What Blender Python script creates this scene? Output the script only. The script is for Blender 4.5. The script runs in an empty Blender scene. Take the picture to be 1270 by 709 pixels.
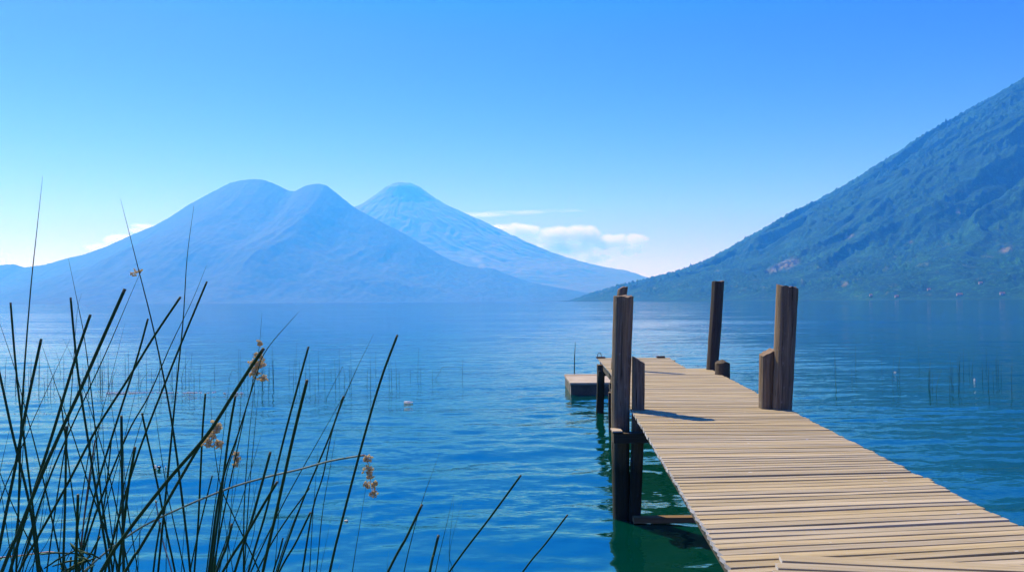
import bpy, bmesh, math, random
import numpy as np
from mathutils import Vector, Matrix, Euler

random.seed(7)
rng = np.random.default_rng(11)
sc = bpy.context.scene
COL = sc.collection

# ------------------------------------------------------------------ camera
FPX, CX, CY = 990.0, 635.0, 354.5          # focal length and centre in pixels of the 1270 wide photograph
HW = 2.42                                   # eye height above the lake
PITCH = math.atan(19 / FPX)
ROLL = math.radians(-0.315)
cam_d = bpy.data.cameras.new('camera')
cam_d.sensor_width = 36.0
cam_d.lens = FPX / 1270 * 36.0
cam_d.clip_start = 0.05
cam_d.clip_end = 120000
cam = bpy.data.objects.new('camera', cam_d)
COL.objects.link(cam)
cam.matrix_world = (Matrix.Translation((0, 0, HW)) @ Matrix.Rotation(math.pi / 2 + PITCH, 4, 'X')
                    @ Matrix.Rotation(ROLL, 4, 'Z'))
sc.camera = cam
RM = np.array(cam.matrix_world.to_3x3())


def ray(px, py):
    d = RM @ np.array([(px - CX) / FPX, -(py - CY) / FPX, -1.0])
    return d / d[1]


def at(px, py, Y):
    """The point in the world seen at a pixel, Y metres ahead."""
    d = ray(px, py) * Y
    return Vector((d[0], Y, HW + d[2]))


def project(X, Y, Z):
    v = np.stack([X, Y, Z - HW], -1) @ RM
    return CX + FPX * v[..., 0] / -v[..., 2], CY - FPX * v[..., 1] / -v[..., 2]


# ------------------------------------------------------------------ small helpers
def link(o, parent=None):
    COL.objects.link(o)
    if parent is not None:
        o.parent = parent
    return o


def tag(o, label=None, cat=None, group=None, kind=None):
    if label:
        o['label'] = label
    if cat:
        o['category'] = cat
    if group:
        o['group'] = group
    if kind:
        o['kind'] = kind
    return o


def empty(name, loc=(0, 0, 0)):
    o = bpy.data.objects.new(name, None)
    o.empty_display_size = 0.2
    link(o)
    o.location = loc
    return o


class MB:
    """Collects vertices, faces and two point attributes, then makes one mesh object."""

    def __init__(self):
        self.v, self.f, self.a, self.c, self.m = [], [], [], [], []

    def add(self, verts, faces, attr=None, coord=None, mi=0):
        n = len(self.v)
        self.v += [tuple(p) for p in verts]
        self.f += [tuple(i + n for i in q) for q in faces]
        self.a += (attr if isinstance(attr, list) else [attr or 0.0] * len(verts))
        self.c += ([tuple(p) for p in coord] if coord is not None else [tuple(p) for p in verts])
        self.m += [mi] * len(faces)

    def build(self, name, mats, parent=None, smooth=False, origin=None):
        me = bpy.data.meshes.new(name)
        vs = self.v
        if origin is not None:
            o0 = Vector(origin)
            vs = [tuple(Vector(p) - o0) for p in vs]
        me.from_pydata(vs, [], self.f)
        at_ = me.attributes.new('rnd', 'FLOAT', 'POINT')
        at_.data.foreach_set('value', np.array(self.a, np.float32))
        ac = me.attributes.new('uvw', 'FLOAT_VECTOR', 'POINT')
        ac.data.foreach_set('vector', np.array(self.c, np.float32).ravel())
        if not isinstance(mats, (list, tuple)):
            mats = [mats]
        for m in mats:
            me.materials.append(m)
        me.polygons.foreach_set('material_index', np.array(self.m, np.int32))
        if smooth:
            me.polygons.foreach_set('use_smooth', np.ones(len(self.f), bool))
        me.update()
        o = bpy.data.objects.new(name, me)
        link(o, parent)
        if origin is not None and parent is None:
            o.location = origin
        return o


def hexa(mb, p, attr=0.0, coord=None, mi=0):
    """Box from 8 corners: bottom four then top four, counter-clockwise seen from above."""
    f = [(3, 2, 1, 0), (4, 5, 6, 7), (0, 1, 5, 4), (1, 2, 6, 5), (2, 3, 7, 6), (3, 0, 4, 7)]
    mb.add(p, f, attr, coord, mi)


def box(mb, x0, x1, y0, y1, z0, z1, attr=0.0, mi=0):
    hexa(mb, [(x0, y0, z0), (x1, y0, z0), (x1, y1, z0), (x0, y1, z0),
              (x0, y0, z1), (x1, y0, z1), (x1, y1, z1), (x0, y1, z1)], attr, None, mi)


def tube(mb, pts, rads, sides=6, attr=None, cap=True, mi=0):
    pts = [Vector(p) for p in pts]
    n = len(pts)
    vs, at_, fs = [], [], []
    up = Vector((0.31, 0.94, 0.1))
    for i, p in enumerate(pts):
        t = (pts[min(i + 1, n - 1)] - pts[max(i - 1, 0)]).normalized()
        a = t.cross(up).normalized()
        b = t.cross(a)
        for k in range(sides):
            th = 2 * math.pi * k / sides
            vs.append(p + (a * math.cos(th) + b * math.sin(th)) * rads[i])
            at_.append(attr[i] if attr is not None else 0.0)
    for i in range(n - 1):
        for k in range(sides):
            k2 = (k + 1) % sides
            fs.append((i * sides + k, i * sides + k2, (i + 1) * sides + k2, (i + 1) * sides + k))
    if cap:
        fs.append(tuple(range(sides))[::-1])
        fs.append(tuple((n - 1) * sides + k for k in range(sides)))
    mb.add(vs, fs, at_, None, mi)


def grid_object(name, X, Y, Z, mat, smooth=True, parent=None):
    """A big sheet from numpy arrays."""
    h, w = X.shape
    me = bpy.data.meshes.new(name)
    nv = h * w
    me.vertices.add(nv)
    me.vertices.foreach_set('co', np.stack([X, Y, Z], -1).astype(np.float32).ravel())
    i = (np.arange(h - 1)[:, None] * w + np.arange(w - 1)[None, :]).ravel()
    q = np.stack([i, i + 1, i + w + 1, i + w], -1).astype(np.int32)
    nf = len(q)
    me.loops.add(nf * 4)
    me.loops.foreach_set('vertex_index', q.ravel())
    me.polygons.add(nf)
    me.polygons.foreach_set('loop_start', np.arange(nf, dtype=np.int32) * 4)
    me.polygons.foreach_set('loop_total', np.full(nf, 4, np.int32))
    me.update(calc_edges=True)
    if smooth:
        me.polygons.foreach_set('use_smooth', np.ones(nf, bool))
    me.materials.append(mat)
    o = bpy.data.objects.new(name, me)
    return link(o, parent)


# numpy gradient noise ------------------------------------------------
_perm = rng.permutation(4096)
_gr = np.stack([np.cos(np.linspace(0, 2 * np.pi, 64, False)), np.sin(np.linspace(0, 2 * np.pi, 64, False))], -1)


def noise2(x, y):
    xi, yi = np.floor(x).astype(np.int64), np.floor(y).astype(np.int64)
    xf, yf = x - xi, y - yi

    def g(ix, iy, dx, dy):
        h = _perm[(_perm[ix & 4095] + iy) & 4095] & 63
        return _gr[h, 0] * dx + _gr[h, 1] * dy
    u = xf * xf * xf * (xf * (xf * 6 - 15) + 10)
    v = yf * yf * yf * (yf * (yf * 6 - 15) + 10)
    a = g(xi, yi, xf, yf) * (1 - u) + g(xi + 1, yi, xf - 1, yf) * u
    b = g(xi, yi + 1, xf, yf - 1) * (1 - u) + g(xi + 1, yi + 1, xf - 1, yf - 1) * u
    return (a * (1 - v) + b * v) * 1.5


def fbm(x, y, oct=4, gain=0.5):
    s, a = 0, 1.0
    for k in range(oct):
        s = s + a * noise2(x * 2 ** k + 17.3 * k, y * 2 ** k - 9.1 * k)
        a *= gain
    return s


# ------------------------------------------------------------------ node helpers
def new_mat(name):
    m = bpy.data.materials.new(name)
    m.use_nodes = True
    nt = m.node_tree
    return m, nt, nt.nodes['Principled BSDF']


def N(nt, typ, **kw):
    n = nt.nodes.new(typ)
    for k, v in kw.items():
        if k == 'inp':
            for kk, vv in v.items():
                n.inputs[kk].default_value = vv
        else:
            setattr(n, k, v)
    return n


def L(nt, a, b):
    nt.links.new(a, b)


def ramp(nt, fac, stops, interp='LINEAR'):
    r = nt.nodes.new('ShaderNodeValToRGB')
    r.color_ramp.interpolation = interp
    els = r.color_ramp.elements
    while len(els) < len(stops):
        els.new(0.5)
    for e, (p, c) in zip(els, stops):
        e.position = p
        e.color = (*c, 1) if len(c) == 3 else c
    L(nt, fac, r.inputs[0])
    return r.outputs[0]


def mapping(nt, src, scale=(1, 1, 1), loc=(0, 0, 0)):
    m = N(nt, 'ShaderNodeMapping')
    m.inputs['Scale'].default_value = scale
    m.inputs['Location'].default_value = loc
    L(nt, src, m.inputs['Vector'])
    return m.outputs[0]


def noise(nt, vec, scale, detail=3, rough=0.55, dist=0.0):
    n = N(nt, 'ShaderNodeTexNoise', inp={'Scale': scale, 'Detail': detail, 'Roughness': rough, 'Distortion': dist})
    L(nt, vec, n.inputs['Vector'])
    return n


def math_(nt, op, a, b=None, c=None, clamp=False):
    n = N(nt, 'ShaderNodeMath', operation=op, use_clamp=clamp)
    for i, x in enumerate((a, b, c)):
        if x is None:
            continue
        if isinstance(x, (int, float)):
            n.inputs[i].default_value = x
        else:
            L(nt, x, n.inputs[i])
    return n.outputs[0]


def mix(nt, fac, a, b, blend='MIX'):
    n = N(nt, 'ShaderNodeMix', data_type='RGBA', blend_type=blend)
    for key, x in ((0, fac), (6, a), (7, b)):
        if isinstance(x, (int, float)):
            n.inputs[key].default_value = x
        elif isinstance(x, tuple):
            n.inputs[key].default_value = (*x, 1)
        else:
            L(nt, x, n.inputs[key])
    return n.outputs[2]


def attr(nt, name):
    return N(nt, 'ShaderNodeAttribute', attribute_name=name)


# ------------------------------------------------------------------ light and sky
SUN_EL, SUN_AZ = math.radians(48), math.radians(-37)     # azimuth from straight ahead, negative = left
SKY_R = [(0.0, 0.86), (0.12, 1.0), (0.3, 0.85), (0.44, 0.10), (1.0, 0.05)]
SKY_G = [(0.0, 0.40), (0.12, 0.325), (0.3, 0.225), (0.45, 0.38), (1.0, 0.34)]
SKY_B = [(0.0, 0.55), (0.3, 0.62), (0.45, 1.0), (1.0, 0.85)]
world = bpy.data.worlds.new('World')
sc.world = world
world.use_nodes = True
wt = world.node_tree
sky = N(wt, 'ShaderNodeTexSky')
sky.sky_type = 'NISHITA'
sky.sun_disc = False
sky.sun_elevation = SUN_EL
sky.sun_rotation = SUN_AZ
sky.altitude = 1500
sky.air_density = 1.0
sky.dust_density = 0.5
sky.ozone_density = 2.0
hs = N(wt, 'ShaderNodeHueSaturation', inp={'Saturation': 1.45, 'Value': 1.0, 'Hue': 0.505})
L(wt, sky.outputs[0], hs.inputs['Color'])
sr = N(wt, 'ShaderNodeSeparateColor')
L(wt, hs.outputs[0], sr.inputs[0])
cr_ = N(wt, 'ShaderNodeCombineColor')
# a deep, polarised blue overhead that pales towards the horizon
tc_ = N(wt, 'ShaderNodeTexCoord')
sz_ = N(wt, 'ShaderNodeSeparateXYZ')
L(wt, tc_.outputs['Generated'], sz_.inputs[0])


def falloff(stops):
    return ramp(wt, sz_.outputs[2], [(p, (v, v, v)) for p, v in stops], 'EASE')


L(wt, math_(wt, 'MULTIPLY', sr.outputs[0], falloff(SKY_R)), cr_.inputs[0])
L(wt, math_(wt, 'MULTIPLY', math_(wt, 'MULTIPLY', sr.outputs[1], 1.95), falloff(SKY_G)), cr_.inputs[1])
L(wt, math_(wt, 'MULTIPLY', math_(wt, 'MULTIPLY', sr.outputs[2], 2.0), falloff(SKY_B)), cr_.inputs[2])
L(wt, cr_.outputs[0], wt.nodes['Background'].inputs[0])
wt.nodes['Background'].inputs[1].default_value = 0.115

sd = bpy.data.lights.new('sun', 'SUN')
sd.energy = 5.0
sd.angle = math.radians(0.5)
sd.color = (1.0, 0.94, 0.75)
sun = link(bpy.data.objects.new('sun', sd))
sdir = Vector((math.sin(SUN_AZ) * math.cos(SUN_EL), math.cos(SUN_AZ) * math.cos(SUN_EL), math.sin(SUN_EL)))
sun.rotation_euler = sdir.to_track_quat('Z', 'Y').to_euler()
sun.location = (0, 0, 50)

sc.view_settings.view_transform = 'Standard'
sc.view_settings.look = 'None'
sc.view_settings.exposure = 0.35
sc.view_settings.gamma = 1.0
sc.render.engine = 'CYCLES'
sc.cycles.max_bounces = 8
sc.cycles.volume_bounces = 3
sc.cycles.transparent_max_bounces = 24
sc.cycles.use_denoising = True
sc.cycles.caustics_reflective = False
sc.cycles.caustics_refractive = False
sc.cycles.sample_clamp_indirect = 6.0

# ------------------------------------------------------------------ haze: the mountain air of the whole basin
hm = bpy.data.materials.new('haze_air')
hm.use_nodes = True
ht = hm.node_tree
for n_ in list(ht.nodes):
    if n_.type != 'OUTPUT_MATERIAL':
        ht.nodes.remove(n_)
pv = N(ht, 'ShaderNodeVolumePrincipled')
pv.inputs['Color'].default_value = (0.05, 0.335, 1.0, 1)
pv.inputs['Absorption Color'].default_value = (1, 1, 1, 1)
pv.inputs['Density'].default_value = 0.000152
pv.inputs['Anisotropy'].default_value = 0.3
L(ht, pv.outputs[0], [n_ for n_ in ht.nodes if n_.type == 'OUTPUT_MATERIAL'][0].inputs['Volume'])
mb = MB()
box(mb, -15000, 15000, -2500, 17500, -3.0, 2060.0)
haze = mb.build('haze', hm)
tag(haze, 'blue haze hanging over the lake and the volcanoes', 'haze', kind='stuff')

# ------------------------------------------------------------------ lake
def lake_material():
    m, nt, b = new_mat('lake_water')
    g = N(nt, 'ShaderNodeNewGeometry')
    pos = g.outputs['Position']
    # broad wind streaks: calm and ruffled water
    calm = noise(nt, mapping(nt, pos, (0.016, 0.07, 1)), 1.0, 4, 0.6, 0.3).outputs[0]
    amp = N(nt, 'ShaderNodeMapRange', inp={'From Min': 0.38, 'From Max': 0.62, 'To Min': 0.35, 'To Max': 1.15})
    L(nt, calm, amp.inputs[0])
    calm2 = noise(nt, mapping(nt, pos, (0.15, 0.6, 1), (3, 7, 0)), 1.0, 3, 0.55, 0.4).outputs[0]
    amp2 = N(nt, 'ShaderNodeMapRange', inp={'From Min': 0.35, 'From Max': 0.65, 'To Min': 0.5, 'To Max': 1.2})
    L(nt, calm2, amp2.inputs[0])
    ampm = math_(nt, 'MULTIPLY', amp.outputs[0], amp2.outputs[0])
    # the open lake lies calmer than the lapping water by the bank
    sp_ = N(nt, 'ShaderNodeSeparateXYZ')
    L(nt, pos, sp_.inputs[0])
    off_ = N(nt, 'ShaderNodeMapRange', inp={'From Min': 12.0, 'From Max': 60.0, 'To Min': 1.0, 'To Max': 0.6})
    L(nt, sp_.outputs['Y'], off_.inputs[0])
    ampm = math_(nt, 'MULTIPLY', ampm, off_.outputs[0])

    def slope(scale, strength, off, det=3):
        n = noise(nt, mapping(nt, pos, scale, off), 1.0, det, 0.62, 0.2)
        s = N(nt, 'ShaderNodeVectorMath', operation='SUBTRACT')
        L(nt, n.outputs['Color'], s.inputs[0])
        s.inputs[1].default_value = (0.5, 0.5, 0.5)
        k = N(nt, 'ShaderNodeVectorMath', operation='MULTIPLY')
        L(nt, s.outputs[0], k.inputs[0])
        k.inputs[1].default_value = (strength * 0.55, strength, 0.0)
        return k.outputs[0]

    # ripples, wavelets, waves, and the long swell that still shows far out
    parts = [slope((6.0, 16.0, 1), 0.44, (0, 0, 0), 4), slope((1.1, 3.6, 1), 0.28, (5, 3, 0), 3),
             slope((0.12, 0.5, 1), 0.2, (2, 8, 0), 3), slope((0.012, 0.07, 1), 0.19, (4, 1, 0), 3)]
    ad = None
    for q in parts:
        if ad is None:
            ad = q
            continue
        a_ = N(nt, 'ShaderNodeVectorMath', operation='ADD')
        L(nt, ad, a_.inputs[0])
        L(nt, q, a_.inputs[1])
        ad = a_.outputs[0]
    sl = N(nt, 'ShaderNodeVectorMath', operation='SCALE')
    L(nt, ad, sl.inputs[0])
    L(nt, ampm, sl.inputs['Scale'])
    an = N(nt, 'ShaderNodeVectorMath', operation='ADD')
    L(nt, sl.outputs[0], an.inputs[0])
    L(nt, g.outputs['Normal'], an.inputs[1])
    nn = N(nt, 'ShaderNodeVectorMath', operation='NORMALIZE')
    L(nt, an.outputs[0], nn.inputs[0])
    L(nt, nn.outputs[0], b.inputs['Normal'])
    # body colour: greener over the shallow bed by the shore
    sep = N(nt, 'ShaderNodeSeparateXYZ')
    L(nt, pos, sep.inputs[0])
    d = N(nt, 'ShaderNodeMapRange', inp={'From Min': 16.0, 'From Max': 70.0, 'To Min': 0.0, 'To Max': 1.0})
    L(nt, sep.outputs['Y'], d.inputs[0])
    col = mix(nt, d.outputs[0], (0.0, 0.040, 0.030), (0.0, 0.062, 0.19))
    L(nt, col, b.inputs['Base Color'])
    b.inputs['Roughness'].default_value = 0.05
    b.inputs['IOR'].default_value = 3.5
    b.inputs['Specular Tint'].default_value = (0.25, 0.95, 1.0, 1)
    return m


def build_lake():
    d = [0.6]
    while d[-1] < 70:
        d.append(d[-1] + max(0.03, 0.0062 * d[-1]))
    while d[-1] < 40000:
        d.append(d[-1] * 1.045)
    d = np.array(d)
    a = np.radians(np.concatenate([np.linspace(-180, -48, 40, False), np.linspace(-48, 48, 620, False),
                                   np.linspace(48, 180, 41)]))
    D, A = np.meshgrid(d, a, indexing='ij')
    X, Y = D * np.sin(A), D * np.cos(A)
    Z = np.zeros_like(X)
    cell = np.maximum(np.gradient(d)[:, None], D * np.radians(96 / 620) * 0.6)
    r = np.random.default_rng(5)
    calm = 0.75 + 0.5 * fbm(X * 0.02, Y * 0.08, 3)
    for k in range(64):
        lam = 0.28 * (3.6 / 0.28) ** (k / 63)
        th = r.normal(math.radians(-80), 0.42)
        kk = 2 * np.pi / lam
        amp = 0.0017 * lam ** 0.6 * r.uniform(0.6, 1.4) * (1.0 if lam < 1.5 else 0.75)
        fade = np.clip(lam / (3.0 * cell) - 0.8, 0, 1)
        ph = r.uniform(0, 6.28)
        mod = 1 + 0.55 * np.sin(0.21 * X * r.uniform(.5, 1.5) + 0.33 * Y * r.uniform(.5, 1.5) + ph * 3)
        Z += amp * fade * mod * np.sin(kk * (X * math.cos(th) + Y * math.sin(th)) + ph)
    Z *= np.clip(calm, 0.3, 1.3) * np.clip((90 - D) / 40, 0, 1) * np.where(np.abs(A) < math.radians(48.1), 1, 0)
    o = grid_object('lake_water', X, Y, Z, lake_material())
    tag(o, 'rippled deep blue lake water reaching the far volcanoes', kind='structure')
    # a small disc of water under the viewer closes the middle


build_lake()

# the bank the photographer stands on and the reeds root in
def shore_material():
    m, nt, b = new_mat('shore_mud')
    g = N(nt, 'ShaderNodeNewGeometry')
    n = noise(nt, g.outputs['Position'], 3.0, 6, 0.65)
    L(nt, ramp(nt, n.outputs[0], [(0.3, (0.05, 0.04, 0.025)), (0.55, (0.11, 0.09, 0.055)), (0.75, (0.06, 0.075, 0.03))]), b.inputs['Base Color'])
    b.inputs['Roughness'].default_value = 0.9
    return m


yy = np.concatenate([np.linspace(-60, -4, 30), np.linspace(-3.6, 4.6, 60)])
xx = np.linspace(-70, 60, 261)
SY, SX = np.meshgrid(yy, xx, indexing='ij')
edge = 1.2 + 0.5 * fbm(SX * 0.25, SY * 0.0 + 3, 3)
SZ = (edge - SY) * 0.24 + 0.06 * fbm(SX * 0.9, SY * 0.9, 4)
SZ = np.minimum(SZ, 0.62 + 0.05 * fbm(SX * 0.5, SY * 0.5, 3) + np.clip(-SY - 4, 0, 60) * 0.05)
tag(grid_object('shore_ground', SX, SY, np.maximum(SZ, -1.6), shore_material()), 'muddy lake bank under the reeds', kind='structure')

# ------------------------------------------------------------------ volcanoes
def terrain_material(name, base, dark, light, scale, patch=False):
    m, nt, b = new_mat(name)
    g = N(nt, 'ShaderNodeNewGeometry')
    pos = g.outputs['Position']
    n1 = noise(nt, pos, 1 / (scale * 14), 5, 0.6).outputs[0]
    n2 = noise(nt, pos, 1 / scale, 4, 0.65).outputs[0]
    c = ramp(nt, n1, [(0.32, dark), (0.52, base), (0.7, light)])
    c2 = ramp(nt, n2, [(0.35, dark), (0.55, base), (0.72, light)])
    c = mix(nt, 0.7, c, c2)
    if patch:
        pa = attr(nt, 'patch').outputs['Fac']
        pn = noise(nt, pos, 1 / 25.0, 4, 0.7).outputs[0]
        pm = math_(nt, 'MULTIPLY', pa, math_(nt, 'MULTIPLY_ADD', pn, 5.0, -1.7, clamp=True), clamp=True)
        c = mix(nt, pm, c, (0.22, 0.19, 0.12))
        # small fields and bare gullies low on the slope
        z = N(nt, 'ShaderNodeSeparateXYZ')
        L(nt, pos, z.inputs[0])
        low = N(nt, 'ShaderNodeMapRange', inp={'From Min': 20, 'From Max': 420, 'To Min': 0.9, 'To Max': 0.0})
        L(nt, z.outputs['Z'], low.inputs[0])
        f = noise(nt, mapping(nt, pos, (0.012, 0.012, 0.012), (9, 2, 1)), 1.0, 4, 0.7).outputs[0]
        fm = math_(nt, 'MULTIPLY', math_(nt, 'MULTIPLY_ADD', f, 9.0, -5.4, clamp=True), low.outputs[0])
        c = mix(nt, fm, c, (0.11, 0.15, 0.06))
    L(nt, c, b.inputs['Base Color'])
    b.inputs['Roughness'].default_value = 0.95
    b.inputs['Specular IOR Level'].default_value = 0.1
    return m


def horizon_at(px):
    return 373.5 - (px - CX) * math.tan(-ROLL)


def sil_heights(pts, Y):
    """Photograph skyline -> (X, height above the lake) at Y metres."""
    X = np.array([(p[0] - CX) / FPX * Y for p in pts])
    H = np.array([(horizon_at(p[0]) - p[1]) / FPX * Y + HW for p in pts])
    return X, H


def smooth_interp(x, xp, fp, sigma):
    xs = np.linspace(xp[0], xp[-1], 1600)
    f = np.interp(xs, xp, fp)
    step = xs[1] - xs[0]
    n = max(1, int(3 * sigma / step))
    k = np.exp(-0.5 * (np.arange(-n, n + 1) * step / sigma) ** 2)
    k /= k.sum()
    f = np.convolve(np.pad(f, n, mode='edge'), k, 'valid')
    return np.interp(x, xs, f)


# left massif with two summits
def build_left_volcano():
    Yc = 9500.0
    sil = [(-420, 372), (-300, 362), (-180, 345), (-80, 338), (-20, 331), (8, 327.5), (18, 327.5), (30, 331.5), (55, 328), (85, 319.5), (105, 315), (130, 306), (150, 297),
           (170, 288), (190, 280), (210, 269), (236, 252), (262, 238), (285, 226), (298, 222.5), (313, 221), (328, 222.2),
           (345, 229), (358, 235.5), (366, 236.5), (378, 229.5), (393, 226.5), (404, 228.5), (418, 239), (440, 257), (470, 273),
           (503, 290), (530, 306), (552, 319), (580, 330), (600, 331), (612, 333), (635, 342), (655, 349), (690, 356), (728, 363), (760, 368.5), (800, 374)]
    SX_, SH_ = sil_heights(sil, Yc)
    x = np.linspace(SX_[0], SX_[-1], 900)
    t = np.linspace(-0.75, 1.0, 240)
    S = smooth_interp(x, SX_, SH_, 16.0)
    Xg, T = np.meshgrid(x, t, indexing='xy')
    Sg = np.broadcast_to(S, Xg.shape)
    width = 1100 + 2.05 * Sg
    Yg = Yc - T * width
    # ridges and gullies run down the slope, warped a little
    xs = Xg + (Xg + 3100) * 0.25 * T + 160 * fbm(Xg / 900, T * 2, 3)
    rav = np.abs(noise2(xs / 420, T * 1.3)) * 1.0 + 0.5 * np.abs(noise2(xs / 170 + 40, T * 2.2))
    prof = np.where(T >= 0, (1 - T) ** 1.55, (1 + T / 0.75 * 0.9))
    depth = np.clip(np.abs(T) * 3.2, 0, 1) * (1 - np.abs(T)) ** 0.8
    Z = Sg * prof - 70 * (rav - 0.25) * depth * np.clip(Sg / 700, 0.25, 1)
    # foothills in front
    for (px, wx, hgt, yy_) in ((120, 900, 90, 7600), (300, 800, 100, 7400), (462, 420, 120, 7250), (560, 500, 70, 7800)):
        X0 = (px - CX) / FPX * yy_
        Z = Z + hgt * np.exp(-((Xg - X0) / wx) ** 2 - ((Yg - yy_) / 620) ** 2) * (0.9 + 0.25 * fbm(Xg / 500, Yg / 500, 2)) * (T > 0) * np.clip((1 - T) * 4, 0, 1)
    land = np.clip(Z / 60, 0, 1)
    Z = Z + 9 * fbm(Xg / 150, Yg / 150, 3) * land * np.clip(np.abs(T) * 6, 0.25, 1) + 3.5 * noise2(Xg / 34, Yg / 60) + 3.5 * noise2(Xg / 19 + 7, Yg / 40) * land
    Z = Z * np.clip((1 - T) * 30, 0, 1)
    Z = np.where(T > 0.995, -1.5, np.maximum(Z, -1.5))
    mat = terrain_material('volcano_forest', (0.045, 0.055, 0.03), (0.022, 0.034, 0.018), (0.085, 0.09, 0.05), 60)
    o = grid_object('twin_peak_volcano', Xg[::-1], Yg[::-1], Z[::-1], mat)
    tag(o, 'broad hazy volcano with two rounded summits on the far left shore', 'volcano', kind='structure')


def build_back_volcano():
    Y0, pxc = 13200.0, 500.0
    sil = [(pxc, 226), (511, 226.8), (522, 232), (535, 242), (552, 253), (580, 266), (606, 278), (634, 292), (662, 304.5), (690, 316), (718, 324.5),
           (748, 332), (778, 337.5), (801, 345), (830, 353), (880, 363), (960, 373), (1010, 375)]
    SXr, SHr = sil_heights(sil, Y0)
    c = SXr[0]
    rr = SXr - c
    r = np.linspace(0, rr[-1], 260)
    th = np.linspace(-math.pi, math.pi, 721)
    R, TH = np.meshgrid(r, th, indexing='xy')
    ths = TH + 0.12 * fbm(TH * 3, R / 900, 2)
    H = np.interp(R, rr, SHr)
    rav = np.abs(noise2(ths * 7, R / 2600 + 3)) + 0.5 * np.abs(noise2(ths * 17, R / 1500 + 9))
    H = H - 60 * (rav - 0.3) * np.clip((R - 450) / 1500, 0, 1) * np.clip(H / 500, 0, 1) + 10 * fbm(R * np.cos(TH) / 120, R * np.sin(TH) / 120, 3) * np.clip(H / 100, 0, 1)
    X, Y = c + R * np.cos(TH), Y0 + R * np.sin(TH) * 0.55
    mat = terrain_material('cone_scree', (0.15, 0.135, 0.085), (0.11, 0.11, 0.065), (0.18, 0.16, 0.105), 90)
    Z = np.maximum(H, -1.5)
    keep = Y.max(axis=1) > 0
    o = grid_object('cone_volcano', X[keep], np.minimum(Y[keep], 17200), Z[keep], mat)
    tag(o, 'pale conical volcano standing farthest away behind the twin peaks', 'volcano', kind='structure')


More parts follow.
